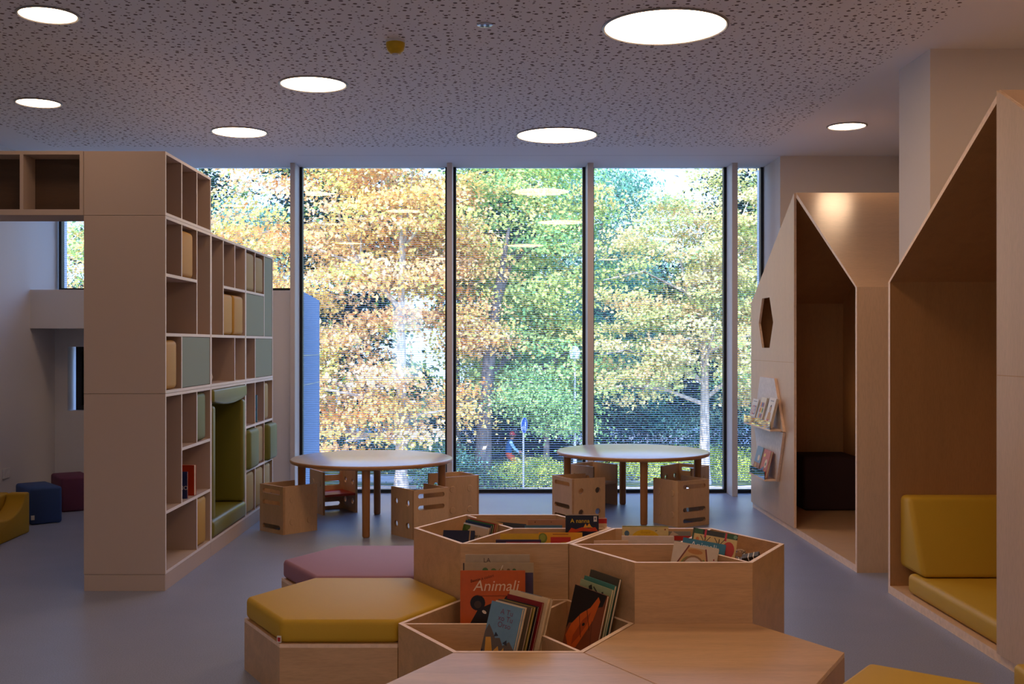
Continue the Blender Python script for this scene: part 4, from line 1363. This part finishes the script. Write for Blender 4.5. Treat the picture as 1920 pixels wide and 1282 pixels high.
tree('bluish green conifer reaching above the window head between two posts', 4.4, 45.0,
     [(4.4, 45.0, 7.6, 1.9, 1.6, 1.6), (4.6, 45.0, 4.6, 2.3, 1.8, 2.0), (4.2, 44.5, 1.0, 2.3, 1.9, 2.4)],
     260, 30, 0.26, CON, 0.25, M['bark_dark'], flatness=0.9, up=0.1)
tree('light green bushy yew beneath the trees beside the lamp post', 1.75, 37.5,
     [(1.7, 37.3, -0.7, 1.2, 0.9, 0.6), (2.3, 37.0, -1.3, 0.6, 0.6, 0.25), (1.0, 37.0, 0.0, 0.9, 0.7, 0.5)],
     110, 28, 0.20, [(3, (168, 200, 120)), (2, (128, 170, 104)), (1, (200, 214, 140))], 0.12, M['bark_dark'], flatness=0.35)
tree('green tree seen through the high strip of window beside the side wall', -14.6, 40.0,
     [(-14.6, 40, 3.6, 3.0, 2.2, 3.0), (-12.4, 39.5, 3.2, 2.2, 1.8, 2.6), (-15.5, 39, 0.8, 2.6, 1.8, 1.6)],
     260, 24, 0.30, GRN + AUT[:2], 0.22, M['bark_dark'])
tree('blue green conifer behind the golden tree, peeping over the bookcase', -10.9, 46.0,
     [(-10.9, 46, 6.2, 1.5, 1.4, 1.7), (-11.2, 46, 3.6, 2.1, 1.8, 2.2)], 150, 28, 0.28, CON, 0.2, M['bark_dark'], flatness=0.8)
tree('yellow green tree at the far end of the garden behind the play houses', 12.6, 41.0,
     [(12.6, 41, 3.6, 2.6, 2.2, 3.6), (10.8, 40.5, 4.6, 1.8, 1.6, 2.4)], 220, 24, 0.27, PAL, 0.2, M['bark_dark'])
for i, (x, y, h_, r_, rz_, lab) in enumerate(((-17, 56, 6.0, 4.6, 6.2, 'dark tree at the back of the garden behind the green tree by the side wall'), (-8.2, 58, 6.6, 4.8, 6.4, 'dark tree at the back of the garden behind the golden tree'), (0.2, 57, 6.8, 4.6, 6.4, 'dark tree at the back of the garden behind the leaning trunk'),
                                        (8.0, 59, 3.0, 4.4, 4.4, 'dark tree at the back of the garden behind the pale yellow tree'), (15.2, 57, 6.6, 4.4, 6.4, 'dark tree at the back of the garden behind the play houses'))):
    tree(lab, x, y, [(x, y, h_, r_, 2.0, rz_), (x + 1.2, y - 1, -0.4, r_ * 0.9, 1.6, 2.6)], 520, 18, 0.52, DRK + MID[:1], 0.3, M['bark_dark'], group='dark trees at the back of the garden', spread=0.7, shell=0.2)


def bush(name, label, blobs, n, per, size, pal, group, cat='bush', **kw):
    x, y = blobs[0][0], blobs[0][1]
    t = thing(name, label, cat, (x, y, GZ), 0, group)
    bl = [(a - x, b - y, c - GZ, d, e, f) for a, b, c, d, e, f in blobs]
    mb = MB()
    for a, b, c, d, e, f in bl:
        for k in range(5):
            u = random.uniform(-0.6, 0.6)
            mb.path([(a + u * d * 0.4, b, 0), (a + u * d * 0.8, b, c * 0.6), (a + u * d, b + random.uniform(-.3, .3) * e, c + f * 0.4)], [0.03, 0.02, 0.008], 5)
    mb.build('stems', M['bark_dark'], t)
    leaf_object('foliage', bl, n, per, size, pal, t, M['leaf'], **kw)
    return t


bush('clipped_hedge', 'bright yellow green clipped hedge by the farther play house', [(8.0, 38.6, GZ + 0.52, 2.4, 0.7, 0.55), (5.2, 38.6, GZ + 0.42, 1.5, 0.6, 0.45), (10.6, 38.6, GZ + 0.5, 1.6, 0.7, 0.52)], 330, 22, 0.13, HDG, 'low hedges', 'hedge', spread=0.16, flatness=0.8, shell=0.75)
bush('clipped_hedge', 'rounded green hedge in front of the cyclist', [(1.25, 36.95, GZ + 0.46, 0.95, 0.5, 0.48), (0.3, 36.9, GZ + 0.36, 0.5, 0.45, 0.36), (2.0, 37.1, GZ + 0.32, 0.5, 0.45, 0.36)], 170, 22, 0.12, HDG + MID, 'low hedges', 'hedge', spread=0.14, flatness=0.8, shell=0.75)
bush('garden_shrub', 'dark green shrub at the foot of the leaning trunk', [(-1.2, 36.2, GZ + 0.4, 0.8, 0.5, 0.5), (-0.3, 35.8, GZ + 0.2, 0.7, 0.5, 0.3)], 70, 22, 0.14, DRK + MID[:1], 'shrubs in the garden')
bush('garden_shrub', 'green shrub under the pale yellow tree', [(5.3, 44.5, GZ + 1.9, 1.9, 1.2, 1.5), (6.9, 44.5, GZ + 1.3, 1.8, 1.2, 1.1)], 190, 24, 0.20, CON + DRK, 'shrubs in the garden')
bush('garden_shrub', 'wide dark shrub under the golden tree', [(-5.4, 42.0, GZ + 0.9, 2.6, 1.2, 1.0), (-8.6, 42.0, GZ + 0.9, 2.0, 1.2, 1.1)], 210, 24, 0.20, DRK + CON[:1], 'shrubs in the garden')
bush('garden_shrub', 'pale green shrub beside the light trunk of the golden tree', [(-1.9, 37.2, GZ + 0.9, 0.9, 0.8, 0.85)], 80, 24, 0.17, CON + MID, 'shrubs in the garden')
bush('garden_shrub', 'broad dark shrub behind the cyclist', [(2.0, 46.0, GZ + 1.3, 2.2, 1.2, 1.2), (-1.2, 46.5, GZ + 1.1, 2.0, 1.2, 1.1)], 220, 24, 0.22, DRK, 'shrubs in the garden')
bush('garden_shrub', 'dark shrub beyond the clipped hedge, by the play houses', [(9.8, 45.5, GZ + 1.6, 2.4, 1.2, 1.6), (12.5, 45, GZ + 1.6, 2.0, 1.2, 1.6)], 200, 24, 0.22, DRK + CON[:1], 'shrubs in the garden')

# ---- lamp post, marker post, cycle path sign
x, y = 2.74, 37.6
t = thing('lamp_post', 'slim white garden lamp post beside the leaves near the second table', 'lamp post', (x, y, GZ))
MB().lathe([(0.09, 0), (0.09, 0.03), (0.075, 0.06), (0.065, 0.9), (0.08, 0.94), (0.045, 1.0), (0.035, 4.3)], 16).build('pole', M['plastic'], t, smooth=40)
MB().lathe([(0.05, 4.3), (0.16, 4.36), (0.20, 4.6), (0.10, 4.75), (0.02, 4.8)], 20).build('lantern', M['plastic'], t, smooth=50)
t = thing('marker_post', 'white marker post with a red edge among the golden leaves', 'post', (-6.15, 42.0, GZ))
MB().box(-0.06, 0.06, -0.02, 0.02, 0, 3.2).build('post_board', M['plastic'], t, bevel=0.004)
MB().box(0.068, 0.10, -0.02, 0.02, 2.1, 3.05).build('red_edge', M['red'], t)
sp = at(983, 797, 35.9)
t = thing('traffic_sign', 'round blue cycle path sign on a grey pole beside the cyclist', 'sign', (sp.x, sp.y, GZ), R(64))
zc = sp.z - GZ
MB().tube((0, 0.03, 0), (0, 0.03, zc + 0.2), 0.030, n=14).build('pole', M['metal'], t, smooth=40)
FR = Matrix.Translation((0, 0, zc)) @ Matrix.Rotation(R(90), 4, 'X')
MB().lathe([(0.262, -0.004), (0.262, 0.004)], 40, M4=FR).build('rim', M['plastic'], t)
blue = flat((26, 74, 170), 0.4, name='sign_blue')
MB().lathe([(0.245, 0.004), (0.245, 0.006)], 40, M4=FR).build('sign_face', blue, t)
mb = MB()
e = -0.0085
def flatpoly(pts):
    mb.add([(a, e, zc + b) for a, b in pts], [tuple(range(len(pts)))])
flatpoly([(0.075 + p[0], 0.155 + p[1]) for p in circle(0, 0, 0.026, 14)])
flatpoly([(0.04, 0.12), (0.11, 0.12), (0.13, -0.02), (0.105, -0.02), (0.10, -0.20), (0.05, -0.20), (0.045, -0.02), (0.02, -0.02)])
for cx_ in (-0.165, -0.035):
    o_, i_ = circle(cx_, -0.09, 0.055, 18), circle(cx_, -0.09, 0.040, 18)
    for k in range(18):
        j = (k + 1) % 18
        flatpoly([o_[k], o_[j], i_[j], i_[k]])
flatpoly([(-0.165, -0.085), (-0.155, -0.095), (-0.09, 0.0), (-0.10, 0.01)])
flatpoly([(-0.035, -0.085), (-0.045, -0.095), (-0.09, -0.005), (-0.08, 0.0)])
flatpoly([(-0.14, -0.01), (-0.06, -0.01), (-0.06, 0.0), (-0.14, 0.0)])
mb.build('pictogram', M['tag'], t)

# ---- cyclist and bicycle (riding to the photo's right, i.e. +x)
BXp, BYp = 0.62, 38.0
t = thing('bicycle', 'grey city bicycle ridden by the cyclist behind the hedge', 'bicycle', (BXp, BYp, GZ))
tyre, grey = flat((40, 40, 44), 0.6, name='tyre'), flat((186, 190, 196), 0.35, name='bicycle_paint')
XZr = Matrix.Rotation(R(90), 4, 'X')


def wheel(cx):
    mb = MB()
    n, m = 36, 8
    vs, fs = [], []
    for i in range(n):
        a = 2 * PI * i / n
        for j in range(m):
            b = 2 * PI * j / m
            rr = 0.325 + 0.018 * math.cos(b)
            vs.append((cx + rr * math.cos(a), 0.018 * math.sin(b), 0.343 + rr * math.sin(a)))
    for i in range(n):
        for j in range(m):
            fs.append((i * m + j, i * m + (j + 1) % m, ((i + 1) % n) * m + (j + 1) % m, ((i + 1) % n) * m + j))
    mb.add(vs, fs)
    o = mb.build('wheel', tyre, t, smooth=80)
    sk = MB().tube((cx, -0.04, 0.343), (cx, 0.04, 0.343), 0.02, n=10)
    for i in range(16):
        a = 2 * PI * i / 16
        sk.tube((cx, 0.0, 0.343), (cx + 0.31 * math.cos(a), 0, 0.343 + 0.31 * math.sin(a)), 0.0022, n=4)
    sk.build('spokes', grey, o)


wheel(-0.52)
wheel(0.54)
mb = MB()
for p, q, r in (((-0.52, 0, 0.343), (-0.08, 0, 0.30), 0.012), ((-0.52, 0, 0.343), (-0.20, 0, 0.80), 0.011), ((-0.08, 0, 0.30), (-0.22, 0, 0.86), 0.015), ((-0.08, 0, 0.30), (0.36, 0, 0.74), 0.018), ((-0.19, 0, 0.74), (0.34, 0, 0.82), 0.014),
                ((0.33, 0, 0.92), (0.37, 0, 0.70), 0.02), ((0.37, 0, 0.70), (0.54, 0, 0.343), 0.014)):
    mb.tube(p, q, r, n=10)
mb.build('frame', grey, t, smooth=40)
mb = MB().tube((0.33, 0, 0.90), (0.31, 0, 1.02), 0.014, n=10)
mb.path([(0.16, -0.26, 1.04), (0.26, -0.24, 1.05), (0.33, -0.10, 1.03), (0.33, 0.10, 1.03), (0.26, 0.24, 1.05), (0.16, 0.26, 1.04)], [0.012] * 6, 8)
mb.build('handlebar', grey, t, smooth=40)
MB().prism([(-0.36, -0.085), (-0.30, -0.09), (-0.16, -0.03), (-0.06, -0.02), (-0.06, 0.02), (-0.16, 0.03), (-0.30, 0.09), (-0.36, 0.085)], 0.86, 0.91).build('saddle', M['dark'], t, smooth=50, bevel=0.015, seg=3)
mb = MB()
for cx, a0, a1 in ((-0.52, 60, 215), (0.54, 20, 160)):
    pts = [(cx + 0.365 * math.cos(R(a0 + (a1 - a0) * k / 12)), 0, 0.343 + 0.365 * math.sin(R(a0 + (a1 - a0) * k / 12))) for k in range(13)]
    for k in range(12):
        p, q = pts[k], pts[k + 1]
        mb.add([(p[0], -0.03, p[2]), (p[0], 0.03, p[2]), (q[0], 0.03, q[2]), (q[0], -0.03, q[2])], [(0, 1, 2, 3)])
mb.build('mudguard', M['plastic'], t)
mb = MB().tube((-0.08, -0.06, 0.30), (-0.08, 0.06, 0.30), 0.05, n=16)
mb.tube((-0.08, -0.07, 0.30), (0.0, -0.07, 0.16), 0.010, n=8).tube((-0.08, 0.07, 0.30), (-0.16, 0.07, 0.44), 0.010, n=8)
mb.box(-0.05, 0.05, -0.17, -0.07, 0.14, 0.165).box(-0.21, -0.11, 0.07, 0.17, 0.425, 0.45)
mb.build('crank', M['metal'], t)

# body skeleton: pelvis first, joints in metres above the ground, facing +x
P = thing('person', 'person cycling in a red cap, navy vest, pale blue sleeves and orange shorts', 'person', (BXp, BYp, GZ))
J, E_, RR = [], [], []


def j(p, r, parent=None):
    J.append(p)
    RR.append(r)
    if parent is not None:
        E_.append((parent, len(J) - 1))
    return len(J) - 1


pel = j((-0.20, 0, 0.99), 0.150)
wai = j((-0.185, 0, 1.13), 0.130, pel)
che = j((-0.14, 0, 1.30), 0.150, wai)
upc = j((-0.10, 0, 1.42), 0.125, che)
nek = j((-0.075, 0, 1.50), 0.055, upc)
nk2 = j((-0.055, 0, 1.55), 0.052, nek)
hd1 = j((-0.035, 0, 1.61), 0.082, nk2)
hd2 = j((-0.040, 0, 1.69), 0.088, hd1)
for s in (-1, 1):
    sh = j((-0.10, s * 0.19, 1.41), 0.062, upc)
    el = j((0.03, s * 0.25, 1.19), 0.044, sh)
    wr = j((0.185, s * 0.255, 1.065), 0.028, el)
    pm = j((0.235, s * 0.25, 1.055), 0.026, wr)
    hip = j((-0.17, s * 0.10, 0.93), 0.100, pel)
    up = s > 0
    kn = j((0.14, s * 0.11, 0.80 if up else 0.66), 0.062, hip)
    an = j((-0.14, s * 0.115, 0.53) if up else (0.00, s * 0.115, 0.27), 0.040, kn)
    he = j((an and J[an][0] - 0.03, s * 0.115, J[an][2] - 0.05), 0.036, an)
    to = j((J[an][0] + 0.16, s * 0.12, J[an][2] - 0.06), 0.030, an)
me = bpy.data.meshes.new('body')
me.from_pydata(J, E_, [])
o = bpy.data.objects.new('body_cage', me)
C.objects.link(o)
md = o.modifiers.new('Skin', 'SKIN')
for v, r in zip(me.skin_vertices[0].data, RR):
    v.radius = (r, r)
me.skin_vertices[0].data[pel].use_root = True
md.use_smooth_shade = True
sb = o.modifiers.new('Sub', 'SUBSURF')
sb.levels = sb.render_levels = 2
dg = bpy.context.evaluated_depsgraph_get()
dg.update()
body = bpy.data.meshes.new_from_object(o.evaluated_get(dg))
bpy.data.objects.remove(o)
skin = flat((206, 140, 112), 0.6, name='skin')
vest = flat((28, 84, 140), 0.7, name='navy_vest')
sleeve = flat((150, 196, 226), 0.7, name='pale_blue_sleeve')
short = flat((232, 84, 28), 0.7, name='orange_shorts')
shoe = flat((50, 50, 56), 0.6, name='dark_shoe')
body.materials.clear()
for m in (skin, vest, sleeve, short, shoe):
    body.materials.append(m)
for p in body.polygons:
    c = p.center
    if c.z > 1.505:
        k = 0
    elif c.z > 1.05 and abs(c.y) < 0.165 and c.x < 0.06:
        k = 1
    elif c.z > 1.045 and abs(c.y) >= 0.165 and c.x < 0.175:
        k = 2
    elif c.z > 1.03 and abs(c.y) >= 0.165:
        k = 0
    elif c.z > 0.72 and c.x < 0.09 or c.z > 0.98:
        k = 3
    elif (c.y > 0 and c.z < 0.52) or (c.y < 0 and c.z < 0.26):
        k = 4
    else:
        k = 0
    p.material_index = k
body.shade_smooth()
bo = link('body', body, P)
# fingers curled over the grips, thumb apart
for s in (-1, 1):
    mb = MB()
    for k, ln in enumerate((0.028, 0.032, 0.030, 0.024)):
        bx_, by_ = 0.250, s * 0.25 + (k - 1.5) * 0.017
        mb.path([(bx_ - 0.01, by_, 1.062), (bx_ + ln * 0.7, by_, 1.066), (bx_ + ln, by_, 1.048), (bx_ + ln * 0.6, by_, 1.030)], [0.009, 0.009, 0.008, 0.006], 7)
    mb.path([(0.225, s * 0.225, 1.055), (0.240, s * 0.212, 1.045), (0.255, s * 0.208, 1.030)], [0.010, 0.009, 0.007], 7)
    mb.build('hand_fingers', skin, P, smooth=60)
# face and cap
mb = MB().lathe([(0.002, 0.045), (0.014, 0.0), (0.002, -0.014)], 10, M4=Matrix.Translation((0.062, 0, 1.635)) @ Matrix.Rotation(R(-18), 4, 'Y'))
mb.build('nose', skin, P, smooth=60)
for s in (-1, 1):
    MB().lathe([(0.003, -0.009), (0.010, -0.005), (0.011, 0.0), (0.010, 0.005), (0.003, 0.009)], 12, M4=Matrix.Translation((0.044, s * 0.030, 1.668))).build('eye', M['dark'], P, smooth=60)
    MB().lathe([(0.006, -0.03), (0.020, -0.012), (0.022, 0.012), (0.008, 0.03)], 12, M4=Matrix.Translation((-0.045, s * 0.082, 1.650))).build('ear', skin, P, smooth=60)
MB().box(0.036, 0.050, -0.024, 0.024, 1.598, 1.606).build('mouth', flat((150, 70, 66), 0.6, name='lips'), P, bevel=0.002)
mb = MB().lathe([(0.098, 1.675), (0.100, 1.70), (0.090, 1.745), (0.060, 1.775), (0.020, 1.787)], 24, c=(-0.045, 0))
mb.build('cap', flat((196, 44, 52), 0.6, name='red_cap'), P, smooth=60)
MB().prism([(0.035, -0.07), (0.09, -0.055), (0.12, 0.0), (0.09, 0.055), (0.035, 0.07)], 1.678, 1.688).build('cap_peak', flat((196, 44, 52), 0.6, name='red_cap'), P, bevel=0.003)
mb = MB().lathe([(0.090, 1.60), (0.100, 1.64), (0.098, 1.682)], 20, c=(-0.062, 0))
mb.build('hair', flat((66, 44, 36), 0.8, name='brown_hair'), P, smooth=60)

# ================================================================== LIGHT
wd = bpy.data.worlds.new('sky')
bpy.context.scene.world = wd
wd.use_nodes = True
nt = wd.node_tree
bg = nt.nodes['Background']
tc = nt.nodes.new('ShaderNodeTexCoord')
sx = nt.nodes.new('ShaderNodeSeparateXYZ')
rp = nt.nodes.new('ShaderNodeValToRGB')
rp.color_ramp.elements[0].position = 0.0
rp.color_ramp.elements[0].color = (0.72, 0.94, 1.2, 1)
rp.color_ramp.elements[1].position = 0.6
rp.color_ramp.elements[1].color = (0.46, 0.86, 1.9, 1)
nt.links.new(tc.outputs['Generated'], sx.inputs[0])
nt.links.new(sx.outputs[2], rp.inputs['Fac'])
mr = nt.nodes.new('ShaderNodeMapRange')
mr.inputs['From Min'].default_value = 0.1
mr.inputs['From Max'].default_value = -0.9
mr.inputs['To Min'].default_value = 2.1
mr.inputs['To Max'].default_value = 4.6
nt.links.new(sx.outputs[1], mr.inputs['Value'])
nt.links.new(mr.outputs[0], bg.inputs['Strength'])
nt.links.new(rp.outputs['Color'], bg.inputs['Color'])
bg.inputs['Strength'].default_value = 2.5

sd = bpy.data.lights.new('sun', 'SUN')
sd.energy = 6.2
sd.angle = R(0.6)
sd.color = (1.0, 0.94, 0.86)
so = bpy.data.objects.new('sun', sd)
C.objects.link(so)
so.location = (-10, -10, 20)
so.rotation_euler = Vector((0.45, 0.60, -0.66)).to_track_quat('-Z', 'Y').to_euler()

# ================================================================== CAMERA
cd = bpy.data.cameras.new('camera')
cd.sensor_fit = 'HORIZONTAL'
cd.sensor_width = 36.0
cd.lens = F_PX / 1920 * 36.0
cd.shift_x = (960 - VX) / 1920
cd.shift_y = (VY - 641) / 1920
cd.clip_end = 300
co = bpy.data.objects.new('camera', cd)
C.objects.link(co)
co.location = (0, 0, CAM_H)
co.rotation_euler = (R(90), 0, 0)
sc = bpy.context.scene
sc.camera = co
sc.view_settings.view_transform = 'Standard'
sc.view_settings.look = 'None'
sc.view_settings.exposure = 0.0
sc.cycles.max_bounces = 7
sc.cycles.glossy_bounces = 3
sc.cycles.adaptive_threshold = 0.02
sc.cycles.transparent_max_bounces = 12
sc.cycles.use_denoising = True
